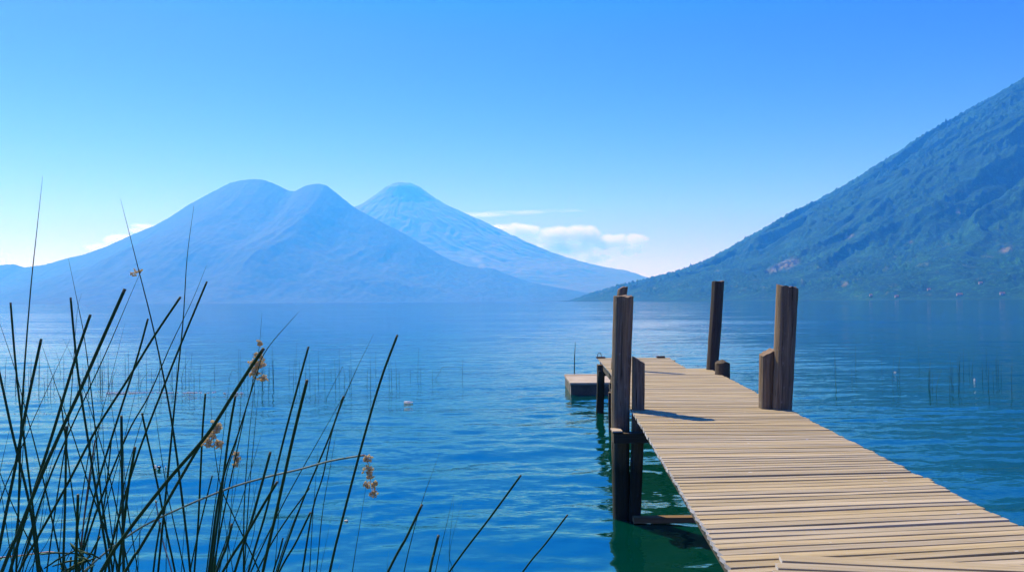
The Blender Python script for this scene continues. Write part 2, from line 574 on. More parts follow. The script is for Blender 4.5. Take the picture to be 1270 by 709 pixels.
def build_right_volcano():
    Y0, pxc = 4500.0, 1490.0
    S = [(690, 374), (708, 372), (738, 362.5), (771, 354), (805, 345), (840, 336), (870, 324.5), (905, 306), (937, 287.6), (970, 271), (1003, 253), (1036, 235),
         (1068.5, 217.7), (1107, 194), (1147, 168), (1184, 147), (1221.5, 126), (1270, 97.5), (1330, 60), (1390, 25), (1440, 0), (1490, -12)]
    cx = (pxc - CX) / FPX * Y0
    beta = np.array([(p[0] - CX) / FPX for p in S])
    want = np.array([(horizon_at(p[0]) - p[1]) / FPX for p in S])
    # radial profile found so that the cone's outline, seen from the dock, is the photographed one
    rk = np.linspace(0, 4300, 76)
    Hk = np.interp(rk, [0, 500, 1500, 2500, 3100, 3700, 4300], [1750, 1500, 850, 300, 110, 20, 0])
    bs = np.linspace(beta[0], beta[-1], 240)
    ws = np.interp(bs, beta, want)
    Ys = np.linspace(1300, 9000, 900)
    for it in range(80):
        X = bs[:, None] * Ys[None, :]
        Rr = np.hypot(X - cx, Ys[None, :] - Y0)
        A = np.interp(Rr, rk, Hk, right=-50) / Ys[None, :]
        j = A.argmax(1)
        rs = Rr[np.arange(len(bs)), j]
        ratio = np.clip((ws + 0.002) / np.maximum(A[np.arange(len(bs)), j] + 0.002, 1e-4), 0.8, 1.25)
        o_ = np.argsort(rs)
        Hk = Hk * np.interp(rk, rs[o_], ratio[o_]) ** 0.6
        Hk = np.minimum.accumulate(np.maximum(Hk, 0))
        k3 = np.convolve(np.pad(Hk, 1, mode='edge'), [0.15, 0.7, 0.15], 'valid')
        Hk = k3 if it < 70 else Hk
    r_end = rk[np.argmax(Hk < 3)] if (Hk < 3).any() else rk[-1]
    rr = np.linspace(200, min(max(r_end, 3200) + 200, 4300), 520)
    th = np.linspace(math.radians(105), math.radians(305), 1250)
    R, TH = np.meshgrid(rr, th, indexing='xy')
    H = np.interp(R, rk, Hk, right=-30)
    ths = TH + 0.07 * fbm(TH * 4, R / 700, 3) + 0.02 * fbm(TH * 16, R / 260, 3)
    rav = 1.6 * np.abs(noise2(ths * 7.5, R / 3800 + 5)) + 0.6 * np.abs(noise2(ths * 21 + 7, R / 1700 + 2)) + 0.12 * np.abs(noise2(ths * 48, R / 700))
    amp = np.clip((R - 300) / 1300, 0, 1) * np.clip(H / 260, 0, 1)
    sil_keep = 1 - 0.85 * np.exp(-((TH - math.radians(168)) / 0.18) ** 2)
    H2 = H - 105 * (rav - 0.28) * amp * sil_keep
    X, Y = cx + R * np.cos(TH), Y0 + R * np.sin(TH)
    can = np.abs(noise2(X / 21, Y / 21)) * 1.0 + 0.9 * np.abs(noise2(X / 12 + 9, Y / 12)) + 0.6 * np.clip(noise2(X / 17 - 5, Y / 17 + 3) - 0.35, 0, 1) * 3
    H2 = H2 + (18 * can - 9) * np.clip(0.75 + 0.9 * fbm(X / 240, Y / 240, 3), 0.25, 1.5) * np.clip(H / 40, 0, 1) + 14 * fbm(X / 170, Y / 170, 3) * np.clip(H / 150, 0, 1) * sil_keep
    Z = np.maximum(H2, -1.5)
    mat = terrain_material('right_slope_forest', (0.008, 0.055, 0.03), (0.002, 0.022, 0.014), (0.05, 0.19, 0.07), 10, True)
    o = grid_object('forested_volcano', X, Y, Z, mat)
    # bare fields: where the photograph shows them on the slope
    px, py = project(X, Y, Z)
    P = np.zeros_like(X)
    for (a, b_, c_, d_) in ((975, 328, 20, 7), (960, 334, 12, 4), (1053, 293, 7, 2.5), (1247, 310, 9, 4), (1188, 263, 4, 2), (1130, 300, 4, 2), (1048, 352, 5, 3)):
        P = np.maximum(P, np.clip(1.6 - 1.6 * np.hypot((px - a) / c_, (py - b_ + (px - a) * 0.28) / d_), 0, 1))
    at_ = o.data.attributes.new('patch', 'FLOAT', 'POINT')
    at_.data.foreach_set('value', P.astype(np.float32).ravel())
    tag(o, 'steep forested volcano slope rising from the lake on the right', 'volcano', kind='structure')
    return o


build_left_volcano()
build_back_volcano()
right_slope = build_right_volcano()

# ------------------------------------------------------------------ wood
def wood_material(name, cols, grain=(2.0, 60.0, 60.0), dark=(0.05, 0.042, 0.034), rnd=0.3, bump=0.25, rough=0.85, src='uvw', speck=True):
    m, nt, b = new_mat(name)
    v = attr(nt, src).outputs['Vector']
    r = attr(nt, 'rnd').outputs['Fac']
    g1 = noise(nt, mapping(nt, v, grain), 1.0, 5, 0.65, 0.4).outputs[0]
    g2 = noise(nt, mapping(nt, v, tuple(x * 0.22 for x in grain), (4, 1, 7)), 1.0, 3, 0.6, 0.2).outputs[0]
    c = ramp(nt, g1, [(0.28, cols[0]), (0.5, cols[1]), (0.72, cols[2])])
    c2 = ramp(nt, g2, [(0.3, tuple(x * 0.72 for x in cols[1])), (0.55, cols[1]), (0.75, tuple(min(1, x * 1.18) for x in cols[2]))])
    c = mix(nt, 0.45, c, c2)
    k = N(nt, 'ShaderNodeMapRange', inp={'From Min': 0, 'From Max': 1, 'To Min': 1 - rnd, 'To Max': 1 + rnd})
    L(nt, r, k.inputs[0])
    h = N(nt, 'ShaderNodeHueSaturation')
    L(nt, c, h.inputs['Color'])
    L(nt, k.outputs[0], h.inputs['Value'])
    w = N(nt, 'ShaderNodeTexWhiteNoise', noise_dimensions='1D')
    L(nt, r, w.inputs['W'])
    s_ = N(nt, 'ShaderNodeMapRange', inp={'To Min': 0.8, 'To Max': 1.15})
    L(nt, w.outputs['Value'], s_.inputs[0])
    L(nt, s_.outputs[0], h.inputs['Saturation'])
    c = h.outputs[0]
    cr = ramp(nt, noise(nt, mapping(nt, v, (grain[0] * 0.8, grain[1] * 2.2, grain[2] * 2.2), (1, 5, 2)), 1.0, 2, 0.5, 0.8).outputs[0], [(0.24, (1, 1, 1)), (0.33, (0, 0, 0))])
    c = mix(nt, math_(nt, 'MULTIPLY', cr, 0.75), c, dark)
    if speck:
        sp = N(nt, 'ShaderNodeTexVoronoi', feature='F1', inp={'Scale': 9.0})
        L(nt, mapping(nt, v, (0.5, 1.2, 1.2)), sp.inputs['Vector'])
        sm = math_(nt, 'LESS_THAN', sp.outputs['Distance'], 0.07)
        sn = math_(nt, 'GREATER_THAN', N_out(nt, sp, 'Color'), 0.8)
        c = mix(nt, math_(nt, 'MULTIPLY', sm, sn), c, (0.55, 0.53, 0.5))
    L(nt, c, b.inputs['Base Color'])
    b.inputs['Roughness'].default_value = rough
    b.inputs['Specular IOR Level'].default_value = 0.25
    bp = N(nt, 'ShaderNodeBump', inp={'Strength': bump, 'Distance': 0.01})
    L(nt, g1, bp.inputs['Height'])
    L(nt, bp.outputs[0], b.inputs['Normal'])
    return m


def N_out(nt, node, name):
    s = N(nt, 'ShaderNodeSeparateColor')
    L(nt, node.outputs[name], s.inputs[0])
    return s.outputs[0]


M_deck = wood_material('weathered_deck_wood', [(0.215, 0.165, 0.092), (0.41, 0.325, 0.19), (0.54, 0.45, 0.295)], (2.2, 70, 70), rnd=0.14)
M_end = wood_material('sawn_board_ends', [(0.42, 0.4, 0.38), (0.55, 0.53, 0.5), (0.65, 0.63, 0.6)], (30, 40, 40), rnd=0.25, speck=False)
def post_material():
    m, nt, b = new_mat('weathered_post_wood')
    v = attr(nt, 'uvw').outputs['Vector']
    g1 = noise(nt, mapping(nt, v, (60, 60, 1.6)), 1.0, 6, 0.7, 0.6).outputs[0]
    g2 = noise(nt, mapping(nt, v, (14, 14, 1.1), (3, 3, 3)), 1.0, 5, 0.65, 0.5).outputs[0]
    g3 = noise(nt, mapping(nt, v, (24, 24, 9), (1, 2, 3)), 1.0, 6, 0.75).outputs[0]
    c = ramp(nt, g1, [(0.3, (0.03, 0.022, 0.015)), (0.45, (0.13, 0.10, 0.068)), (0.58, (0.25, 0.195, 0.135)), (0.75, (0.42, 0.34, 0.25))])
    c2 = ramp(nt, g2, [(0.3, (0.045, 0.038, 0.03)), (0.5, (0.17, 0.135, 0.095)), (0.66, (0.32, 0.20, 0.09)), (0.8, (0.36, 0.31, 0.24))])
    c = mix(nt, 0.5, c, c2)
    c = mix(nt, math_(nt, 'MULTIPLY_ADD', g3, 7.0, -4.2, clamp=True), c, (0.36, 0.33, 0.28))
    crack = ramp(nt, noise(nt, mapping(nt, v, (38, 38, 0.9), (7, 5, 1)), 1.0, 3, 0.6, 1.2).outputs[0], [(0.33, (1, 1, 1)), (0.39, (0, 0, 0))])
    c = mix(nt, math_(nt, 'MULTIPLY', crack, 0.8), c, (0.012, 0.01, 0.008))
    # the timber turns much darker towards its foot, with an uneven edge
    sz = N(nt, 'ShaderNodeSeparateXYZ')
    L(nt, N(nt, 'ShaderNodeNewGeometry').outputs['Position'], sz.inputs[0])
    foot_dark = N(nt, 'ShaderNodeMapRange', inp={'From Min': 0.55, 'From Max': 1.0, 'To Min': 0.88, 'To Max': 0.0})
    L(nt, math_(nt, 'MULTIPLY_ADD', g2, 0.3, math_(nt, 'ADD', sz.outputs[2], -0.15)), foot_dark.inputs[0])
    c = mix(nt, foot_dark.outputs[0], c, (0.014, 0.016, 0.013))
    L(nt, c, b.inputs['Base Color'])
    b.inputs['Roughness'].default_value = 0.85
    b.inputs['Specular IOR Level'].default_value = 0.2
    bp = N(nt, 'ShaderNodeBump', inp={'Strength': 0.8, 'Distance': 0.012})
    L(nt, math_(nt, 'SUBTRACT', g1, crack), bp.inputs['Height'])
    L(nt, bp.outputs[0], b.inputs['Normal'])
    return m


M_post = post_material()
M_dark = wood_material('dark_wet_timber', [(0.03, 0.024, 0.018), (0.065, 0.052, 0.04), (0.13, 0.105, 0.08)], (45, 45, 2.0), dark=(0.01, 0.009, 0.008), rnd=0.2, bump=0.6, speck=False)
M_top = wood_material('post_end_grain', [(0.16, 0.11, 0.07), (0.27, 0.2, 0.14), (0.36, 0.28, 0.2)], (30, 30, 30), rnd=0.2, bump=0.5, speck=False)
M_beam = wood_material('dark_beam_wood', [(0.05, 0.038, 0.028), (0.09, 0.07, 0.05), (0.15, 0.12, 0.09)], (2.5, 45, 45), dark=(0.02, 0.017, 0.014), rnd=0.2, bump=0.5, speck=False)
M_strip = wood_material('pale_cut_wood', [(0.30, 0.22, 0.15), (0.42, 0.33, 0.24), (0.5, 0.42, 0.32)], (2.5, 45, 45), rnd=0.2, speck=False)

M_brace = wood_material('wet_brown_wood', [(0.09, 0.055, 0.03), (0.17, 0.11, 0.06), (0.26, 0.18, 0.10)], (2.5, 45, 45), rnd=0.2, speck=False)

DECK_A = 12 / FPX


def deck_z(Y):
    return HW - (1.1 + DECK_A * Y)


def lerp_pts(p, y):
    return float(np.interp(y, [q[0] for q in p], [q[1] for q in p]))


LEFT = [(-3.0, 0.45), (2.2, 0.83), (3.35, 0.914), (9.13, 1.333), (13.93, 1.716), (18.7, 1.98), (20, 2.05)]
RIGHT = [(-3.0, 1.85), (2.2, 2.37), (3.97, 2.55), (8.68, 3.03), (15.25, 3.73), (20, 4.2)]
RIGHT_END = [(15.0, 3.26), (19.0, 3.66), (20, 3.75)]
FAN = [(-3, 0.16), (3, 0.16), (4.5, 0.12), (6.5, 0.035), (8.5, -0.04), (12, -0.065), (19, -0.045)]
DECK_END = 18.6

dock = empty('wooden_jetty', (2.0, 9.0, deck_z(9.0)))
tag(dock, 'long weathered wooden jetty of narrow boards running out over the lake', 'jetty')
DOCK_INV = Matrix.Translation(-dock.location)


def dpart(mb, name, mats, smooth=False, label=None, parent=None):
    o = mb.build(name, mats, None, smooth)
    o.parent = parent or dock
    if (parent or dock) is dock:
        o.matrix_parent_inverse = DOCK_INV
    else:
        o.matrix_parent_inverse = Matrix.Identity(4)
    if label:
        o['label'] = label
    return o


def board(mb, a, b, wl, wr, th, z0, z1, rid, sag=0.0, tilt=0.0, segs=5, end_mi=1):
    """A board from plan point a (left) to b (right); wl, wr the width at each end; small arrises on top."""
    a, b = Vector(a), Vector(b)
    u = (b - a).normalized()
    n = Vector((-u.y, u.x))
    ln = (b - a).length
    ch = 0.0015
    secs = []
    wob = random.uniform(0, 6)
    for i in range(segs + 1):
        t = i / segs
        p = a.lerp(b, t)
        w = wl + (wr - wl) * t
        z = z0 + (z1 - z0) * t - sag * math.sin(math.pi * t) + 0.0012 * math.sin(wob + 7 * t)
        jit = 0.0022 * math.sin(wob * 3 + 9 * t)
        prof = [(-w / 2 + jit, -th), (-w / 2 + jit, -ch), (-w / 2 + ch + jit, 0), (w / 2 - ch + jit, 0), (w / 2 + jit, -ch), (w / 2 + jit, -th)]
        secs.append([((p.x + n.x * q), (p.y + n.y * q), z + h + tilt * q) for q, h in prof])
    vs = [v for s in secs for v in s]
    k = 6
    fs = []
    for i in range(segs):
        for j in range(k):
            j2 = (j + 1) % k
            fs.append((i * k + j, i * k + j2, (i + 1) * k + j2, (i + 1) * k + j)[::-1])
    off = random.uniform(0, 40)
    co = []
    for i in range(segs + 1):
        for q in range(k):
            co.append((ln * i / segs + off, rid * 0.37 % 31 + (-wl / 2, -wl / 2, -wl / 2 + ch, wl / 2 - ch, wl / 2, wl / 2)[q], (-th, -ch, 0, 0, -ch, -th)[q] + off))
    rnd = (rid * 0.61803) % 1.0
    mb.add(vs, fs, rnd, co, 0)
    ends = [vs[i] for i in range(k)], [vs[segs * k + i] for i in range(k)]
    mb.add(ends[0], [tuple(range(k))], rnd, None, end_mi)
    mb.add(ends[1], [tuple(range(k))[::-1]], rnd, None, end_mi)


# the boards
mb = MB()
Y, rid = -2.4, 0
last_step = None
while Y < DECK_END:
    rid += 1
    pitch = random.uniform(0.083, 0.092)
    gap = random.choice([0.018, 0.021, 0.023, 0.026, 0.032]) * random.uniform(0.8, 1.3)
    wl = pitch - gap
    Yc = Y + pitch / 2
    xl = lerp_pts(LEFT, Yc)
    m_ = lerp_pts(FAN, Yc)
    endp = Yc > 15.2
    wid = lerp_pts(RIGHT_END if endp else RIGHT, Yc) - xl
    yr = Yc + wid * m_ + random.uniform(-0.004, 0.004)
    xr = lerp_pts(RIGHT_END if endp else RIGHT, yr if not endp else Yc)
    m2 = lerp_pts(FAN, Yc + pitch)
    wr = max(0.045, (pitch + (m2 - m_) * wid) - gap)
    xl2, xr2 = xl + random.gauss(0, 0.003), xr + random.gauss(0, 0.007)
    if random.random() < 0.02:
        xr2 += random.uniform(0.01, 0.05)
    board(mb, (xl2, Yc), (xr2, yr), wl, wr, 0.022, deck_z(Yc) + random.gauss(0, 0.0011), deck_z(yr) + random.gauss(0, 0.0011), rid,
          sag=random.uniform(0, 0.003), tilt=random.gauss(0, 0.02))
    Y += pitch
dpart(mb, 'deck', [M_deck, M_end])

# long beams under the boards
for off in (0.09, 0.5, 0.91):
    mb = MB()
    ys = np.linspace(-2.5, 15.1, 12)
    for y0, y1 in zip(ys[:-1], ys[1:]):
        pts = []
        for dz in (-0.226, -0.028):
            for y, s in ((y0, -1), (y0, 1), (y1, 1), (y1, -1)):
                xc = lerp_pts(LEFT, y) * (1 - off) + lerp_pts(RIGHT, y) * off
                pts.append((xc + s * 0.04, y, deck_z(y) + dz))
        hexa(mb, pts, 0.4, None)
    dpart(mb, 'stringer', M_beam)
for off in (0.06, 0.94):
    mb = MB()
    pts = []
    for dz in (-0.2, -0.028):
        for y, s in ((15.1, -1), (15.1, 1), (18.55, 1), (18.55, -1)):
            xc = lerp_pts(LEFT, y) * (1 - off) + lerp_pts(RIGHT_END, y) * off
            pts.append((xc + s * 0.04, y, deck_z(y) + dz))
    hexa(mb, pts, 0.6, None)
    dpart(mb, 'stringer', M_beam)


def post(base, top, w0, w1, d0, d1, rot=0.0, slope=(0, 0), segs=24, seed=0, rough=0.011, round_=0.42, top_round=0.0, mats=None):
    """A hewn timber: base and top are centre points; w across, d deep; slope tilts the sawn top."""
    r = random.Random(seed)
    base, top = Vector(base), Vector(top)
    ns = 20
    ph = [r.uniform(0, 6.28) for _ in range(6)]
    vs, co, fs = [], [], []
    for i in range(segs + 1):
        t = i / segs
        c = base.lerp(top, t)
        c.x += rough * 1.3 * math.sin(ph[0] + 5 * t) * (1 - t * 0.5)
        w, d = (w0 + (w1 - w0) * t) / 2, (d0 + (d1 - d0) * t) / 2
        for k in range(ns):
            th = 2 * math.pi * (k + 0.5) / ns
            cx_, sy_ = math.cos(th), math.sin(th)
            e = 1 / max(abs(cx_), abs(sy_))
            rr = e * (1 - round_) + round_
            rr *= 1 + (rough * 2.2 * math.sin(3 * th + ph[1] + 2.2 * t) + rough * 2.5 * math.sin(7 * th + ph[2] + 3 * t) + r.gauss(0, rough)) 
            x, y = cx_ * w * rr, sy_ * d * rr
            xr = x * math.cos(rot) - y * math.sin(rot)
            yr = x * math.sin(rot) + y * math.cos(rot)
            z = c.z
            if i == segs:
                z += slope[0] * xr + slope[1] * yr - top_round * (cx_ * cx_ * 0.5 + sy_ * sy_ * 0.2) * rr + r.gauss(0, rough * 0.5)
            vs.append((c.x + xr, c.y + yr, z))
            co.append((x + seed, y + seed * 2, z))
    for i in range(segs):
        for k in range(ns):
            k2 = (k + 1) % ns
            fs.append((i * ns + k, i * ns + k2, (i + 1) * ns + k2, (i + 1) * ns + k))
    mb = MB()
    mb.add(vs, fs, (seed * 0.37) % 1.0, co, 0)
    tops = [vs[segs * ns + k] for k in range(ns)]
    tc = [co[segs * ns + k] for k in range(ns)]
    ctr = Vector((sum(p[0] for p in tops) / ns, sum(p[1] for p in tops) / ns, sum(p[2] for p in tops) / ns + top_round * 0.5))
    mb.add(tops + [tuple(ctr)], [(k, (k + 1) % ns, ns) for k in range(ns)], 0.5, tc + [tuple(ctr)], 1)
    return mb


def post_px(name, pt, pb, Y, w, d=None, base_z=None, label=None, **kw):
    """Timber from its top and foot as seen in the photograph, standing Y metres away."""
    top, foot = at(*pt, Y), at(*pb, Y)
    d = d or w[0]
    if base_z is not None:
        t = (base_z - foot.z) / (top.z - foot.z)
        foot = foot + (top - foot) * t
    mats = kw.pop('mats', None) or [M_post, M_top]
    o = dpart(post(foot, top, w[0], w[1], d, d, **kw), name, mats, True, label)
    for e in o.data.polygons:
        if e.material_index == 1:
            e.use_smooth = False
    return o


# front pair on the left, going down into the water
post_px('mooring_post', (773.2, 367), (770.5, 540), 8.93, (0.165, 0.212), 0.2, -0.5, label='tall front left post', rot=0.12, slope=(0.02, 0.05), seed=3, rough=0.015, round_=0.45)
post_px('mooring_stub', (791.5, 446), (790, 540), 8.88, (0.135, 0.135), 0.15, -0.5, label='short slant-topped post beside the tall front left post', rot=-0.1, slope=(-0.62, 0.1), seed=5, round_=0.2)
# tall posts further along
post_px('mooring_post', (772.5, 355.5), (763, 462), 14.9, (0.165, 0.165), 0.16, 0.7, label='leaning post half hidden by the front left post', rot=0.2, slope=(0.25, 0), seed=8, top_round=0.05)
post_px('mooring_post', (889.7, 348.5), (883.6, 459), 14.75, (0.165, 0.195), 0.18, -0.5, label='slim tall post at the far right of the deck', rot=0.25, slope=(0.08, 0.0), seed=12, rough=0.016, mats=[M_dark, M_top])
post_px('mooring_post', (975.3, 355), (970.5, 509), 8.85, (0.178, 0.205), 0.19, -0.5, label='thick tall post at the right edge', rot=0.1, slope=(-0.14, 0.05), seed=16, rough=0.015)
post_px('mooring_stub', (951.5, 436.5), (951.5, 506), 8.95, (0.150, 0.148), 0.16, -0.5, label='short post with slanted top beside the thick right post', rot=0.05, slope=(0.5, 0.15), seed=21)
post_px('mooring_stub', (895.5, 446.5), (896, 470), 13.6, (0.235, 0.215), 0.22, 0.2, label='dark round-topped stump', rot=0.3, slope=(-0.05, 0.0), seed=25, top_round=0.12, round_=0.6, mats=[M_beam, M_beam])
# piles
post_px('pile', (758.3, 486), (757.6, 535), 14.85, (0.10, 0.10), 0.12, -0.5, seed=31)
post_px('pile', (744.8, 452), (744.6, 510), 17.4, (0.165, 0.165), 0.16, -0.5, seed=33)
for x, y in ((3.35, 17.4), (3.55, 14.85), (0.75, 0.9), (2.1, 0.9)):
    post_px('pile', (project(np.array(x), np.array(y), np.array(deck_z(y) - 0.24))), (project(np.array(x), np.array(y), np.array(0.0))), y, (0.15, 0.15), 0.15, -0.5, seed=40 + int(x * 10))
# cap beams across the piles
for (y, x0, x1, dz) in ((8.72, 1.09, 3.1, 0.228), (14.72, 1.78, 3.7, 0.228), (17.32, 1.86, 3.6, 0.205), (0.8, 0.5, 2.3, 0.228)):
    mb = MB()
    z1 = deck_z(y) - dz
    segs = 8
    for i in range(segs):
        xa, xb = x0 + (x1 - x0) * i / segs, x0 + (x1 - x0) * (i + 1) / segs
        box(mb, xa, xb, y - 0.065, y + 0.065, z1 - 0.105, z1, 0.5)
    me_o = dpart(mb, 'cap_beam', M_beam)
# pale slab standing in for sunlight on top of the front cap beam end
mb = MB()
p0 = at(760.5, 536.2, 8.6)
box(mb, p0.x, p0.x + 0.105, 8.63, 8.84, p0.z - 0.004, p0.z + 0.012, 0.7)
dpart(mb, 'lit_beam_top', M_strip, label='pale slip standing for the sunlit top of the beam end')
# low cross planks just above the water between the front piles
for (y, z0, z1, th) in ((8.70, 0.05, 0.06, 0.03),):
    mb = MB()
    hexa(mb, [(1.30, y - 0.05, z0 - th), (3.0, y - 0.05, z1 - th), (3.0, y + 0.05, z1 - th), (1.30, y + 0.05, z0 - th),
              (1.30, y - 0.05, z0 + th), (3.0, y - 0.05, z1 + th), (3.0, y + 0.05, z1 + th), (1.30, y + 0.05, z0 + th)], 0.6)
    dpart(mb, 'cross_brace', M_brace)
# mooring ring on its plate, and a block, at the far end of the deck
pl = at(745, 442.6, 18.45)
mb = MB()
box(mb, pl.x - 0.10, pl.x + 0.10, 18.38, 18.52, deck_z(18.45) + 0.004, deck_z(18.45) + 0.035, 0.1)
mm, nt_, bs_ = new_mat('rusty_iron')
rn = noise(nt_, attr(nt_, 'uvw').outputs['Vector'], 40, 4).outputs[0]
L(nt_, ramp(nt_, rn, [(0.35, (0.02, 0.017, 0.015)), (0.7, (0.07, 0.035, 0.02))]), bs_.inputs['Base Color'])
bs_.inputs['Roughness'].default_value = 0.7
M_iron = mm
plate = dpart(mb, 'mooring_plate', M_iron)
mb = MB()
tube(mb, [(pl.x - 0.03 + 0.045 * math.cos(t), 18.45, deck_z(18.45) + 0.035 + 0.095 * math.sin(t)) for t in np.linspace(-0.1, math.pi + 0.1, 12)], [0.008] * 12, 6)
ring = mb.build('mooring_ring', M_iron)
ring.parent = plate
ring.matrix_parent_inverse = Matrix.Identity(4)
mb = MB()
pb_ = at(819.5, 440.8, 18.4)
box(mb, pb_.x - 0.09, pb_.x + 0.09, 18.36, 18.48, deck_z(18.4) + 0.003, deck_z(18.4) + 0.045, 0.3)
dpart(mb, 'end_block', M_beam)

# loose planks lying across the near boards
PL = [('long plank laid aslant on the jetty boards, farthest of the loose planks', (964, 687.5), 0.062, 0.085, 0.008),
      ('loose plank lying on the jetty right behind the nearest plank', (960, 697.5), 0.075, 0.072, 0.003),
      ('nearest loose plank lying on the jetty at the bottom of the photo', (956, 706), 0.065, 0.095, 0.006)]
for i, (lab, (px, py), sl, wd, lift) in enumerate(PL):
    d_ = ray(px, py)
    # meet the deck surface (plus plank thickness)
    yy_ = (1.1 - 0.03) / (-d_[2] - DECK_A)
    xx_ = d_[0] * yy_
    ang = -0.165 + 0.01 * i
    ln_ = 2.1
    mb = MB()
    e = Vector((xx_ + ln_ * math.cos(ang), yy_ + ln_ * math.sin(ang)))
    board(mb, (xx_, yy_ - wd / 2), (e.x, e.y - wd / 2), wd, wd * 1.08, 0.022, deck_z(yy_) + 0.03 + lift * 0.3, deck_z(e.y) + 0.03 + lift * 0.3, 300 + i * 3, segs=6)
    o = mb.build('loose_plank', [M_deck, M_end], None, False, (xx_, yy_, deck_z(yy_)))
    tag(o, lab, 'plank', 'loose planks on the jetty')

# ------------------------------------------------------------------ concrete float beyond the end of the jetty
def plain(name, col, rough=0.8, scale=6.0, var=0.3, spec=0.3):
    m, nt, b = new_mat(name)
    g = attr(nt, 'uvw').outputs['Vector']
    n = noise(nt, g, scale, 5, 0.65).outputs[0]
    L(nt, ramp(nt, n, [(0.3, tuple(c * (1 - var) for c in col)), (0.55, col), (0.75, tuple(min(1, c * (1 + var)) for c in col))]), b.inputs['Base Color'])
    b.inputs['Roughness'].default_value = rough
    b.inputs['Specular IOR Level'].default_value = spec
    return m


mf, nt_, bs_ = new_mat('stained_concrete')
cv = attr(nt_, 'uvw').outputs['Vector']
n1 = noise(nt_, cv, 2.2, 6, 0.7).outputs[0]
n2 = noise(nt_, mapping(nt_, cv, (3, 3, 0.8), (2, 2, 2)), 1.3, 5, 0.7, 0.6).outputs[0]
cc = ramp(nt_, n1, [(0.3, (0.07, 0.052, 0.035)), (0.55, (0.14, 0.108, 0.075)), (0.75, (0.23, 0.185, 0.13))])
cc = mix(nt_, math_(nt_, 'MULTIPLY_ADD', n2, 6.0, -3.3, clamp=True), cc, (0.40, 0.40, 0.38))
L(nt_, cc, bs_.inputs['Base Color'])
bs_.inputs['Roughness'].default_value = 0.85
raft = empty('floating_platform', (2.4, 21.7, 0))
tag(raft, 'low concrete float with a pale top moored beyond the far end of the jetty', 'float')
RI = Matrix.Translation(-raft.location)
FX0, FX1, FY0, FY1, FT = 1.505, 3.4, 20.65, 22.9, 0.30
mb = MB()
nn_ = 10
for i in range(nn_):
    xa, xb = FX0 + (FX1 - FX0) * i / nn_, FX0 + (FX1 - FX0) * (i + 1) / nn_
    box(mb, xa, xb, FY0, FY1, -0.15, FT - 0.04, 0.5)
o = mb.build('hull', mf)
o.parent = raft
o.matrix_parent_inverse = RI
mb = MB()
box(mb, FX0 - 0.02, FX1 + 0.02, FY0 - 0.02, FY1 - 0.30, FT - 0.04, FT + 0.012, 0.5)
o = mb.build('deck_slab', plain('pale_concrete', (0.44, 0.36, 0.26), 0.85, 3.0, 0.2))
o.parent = raft
o.matrix_parent_inverse = RI
mb = MB()
box(mb, FX0 - 0.02, FX1 + 0.02, FY1 - 0.298, FY1 + 0.02, FT - 0.04, FT + 0.025, 0.5)
o = mb.build('edge_timber', M_strip)
o.parent = raft
o.matrix_parent_inverse = RI

# ------------------------------------------------------------------ reeds
def reed_material(name, a, b_, tip):
    m, nt, b = new_mat(name)
    t = attr(nt, 'rnd').outputs['Fac']
    v = attr(nt, 'uvw').outputs['Vector']
    n = noise(nt, mapping(nt, v, (60, 60, 5)), 1.0, 3).outputs[0]
    c = mix(nt, n, a, b_)
    c = mix(nt, math_(nt, 'GREATER_THAN', t, 0.985), c, tip)
    L(nt, c, b.inputs['Base Color'])
    b.inputs['Roughness'].default_value = 0.6
    b.inputs['Specular IOR Level'].default_value = 0.12
    return m


M_reed = reed_material('green_reed', (0.012, 0.045, 0.014), (0.03, 0.085, 0.025), (0.10, 0.10, 0.045))
M_reed_pt = reed_material('green_pointed_reed', (0.012, 0.045, 0.016), (0.03, 0.08, 0.028), (0.05, 0.09, 0.03))
M_reed_far = reed_material('distant_reed', (0.02, 0.06, 0.04), (0.035, 0.08, 0.04), (0.05, 0.08, 0.03))
M_reed_dry = reed_material('dry_reed', (0.14, 0.06, 0.03), (0.30, 0.17, 0.09), (0.3, 0.2, 0.1))
M_reed_pale = reed_material('pale_reed', (0.30, 0.25, 0.16), (0.45, 0.38, 0.27), (0.3, 0.2, 0.1))
M_reed_half = reed_material('bleached_green_reed', (0.10, 0.16, 0.06), (0.42, 0.48, 0.32), (0.4, 0.3, 0.2))
M_seed = plain('seed_husk', (0.82, 0.68, 0.38), 0.7, 90, 0.35)

hb_ = M_seed.node_tree
tr_ = N(hb_, 'ShaderNodeBsdfTranslucent', inp={'Color': (0.86, 0.74, 0.42, 1)})
mx_ = N(hb_, 'ShaderNodeMixShader', inp={'Fac': 0.55})
L(hb_, hb_.nodes['Principled BSDF'].outputs[0], mx_.inputs[1])
L(hb_, tr_.outputs[0], mx_.inputs[2])
L(hb_, mx_.outputs[0], hb_.nodes['Material Output'].inputs[0])


def catmull(pts, n):
    P = [Vector(p) for p in pts]
    P = [P[0] * 2 - P[1]] + P + [P[-1] * 2 - P[-2]]
    out = []
    for i in range(1, len(P) - 2):
        for k in range(n):
            t = k / n
            a, b, c, d = P[i - 1], P[i], P[i + 1], P[i + 2]
            out.append(0.5 * ((2 * b) + (c - a) * t + (2 * a - 5 * b + 4 * c - d) * t * t + (3 * b - a - 3 * c + d) * t ** 3))
    out.append(P[-2])
    return out


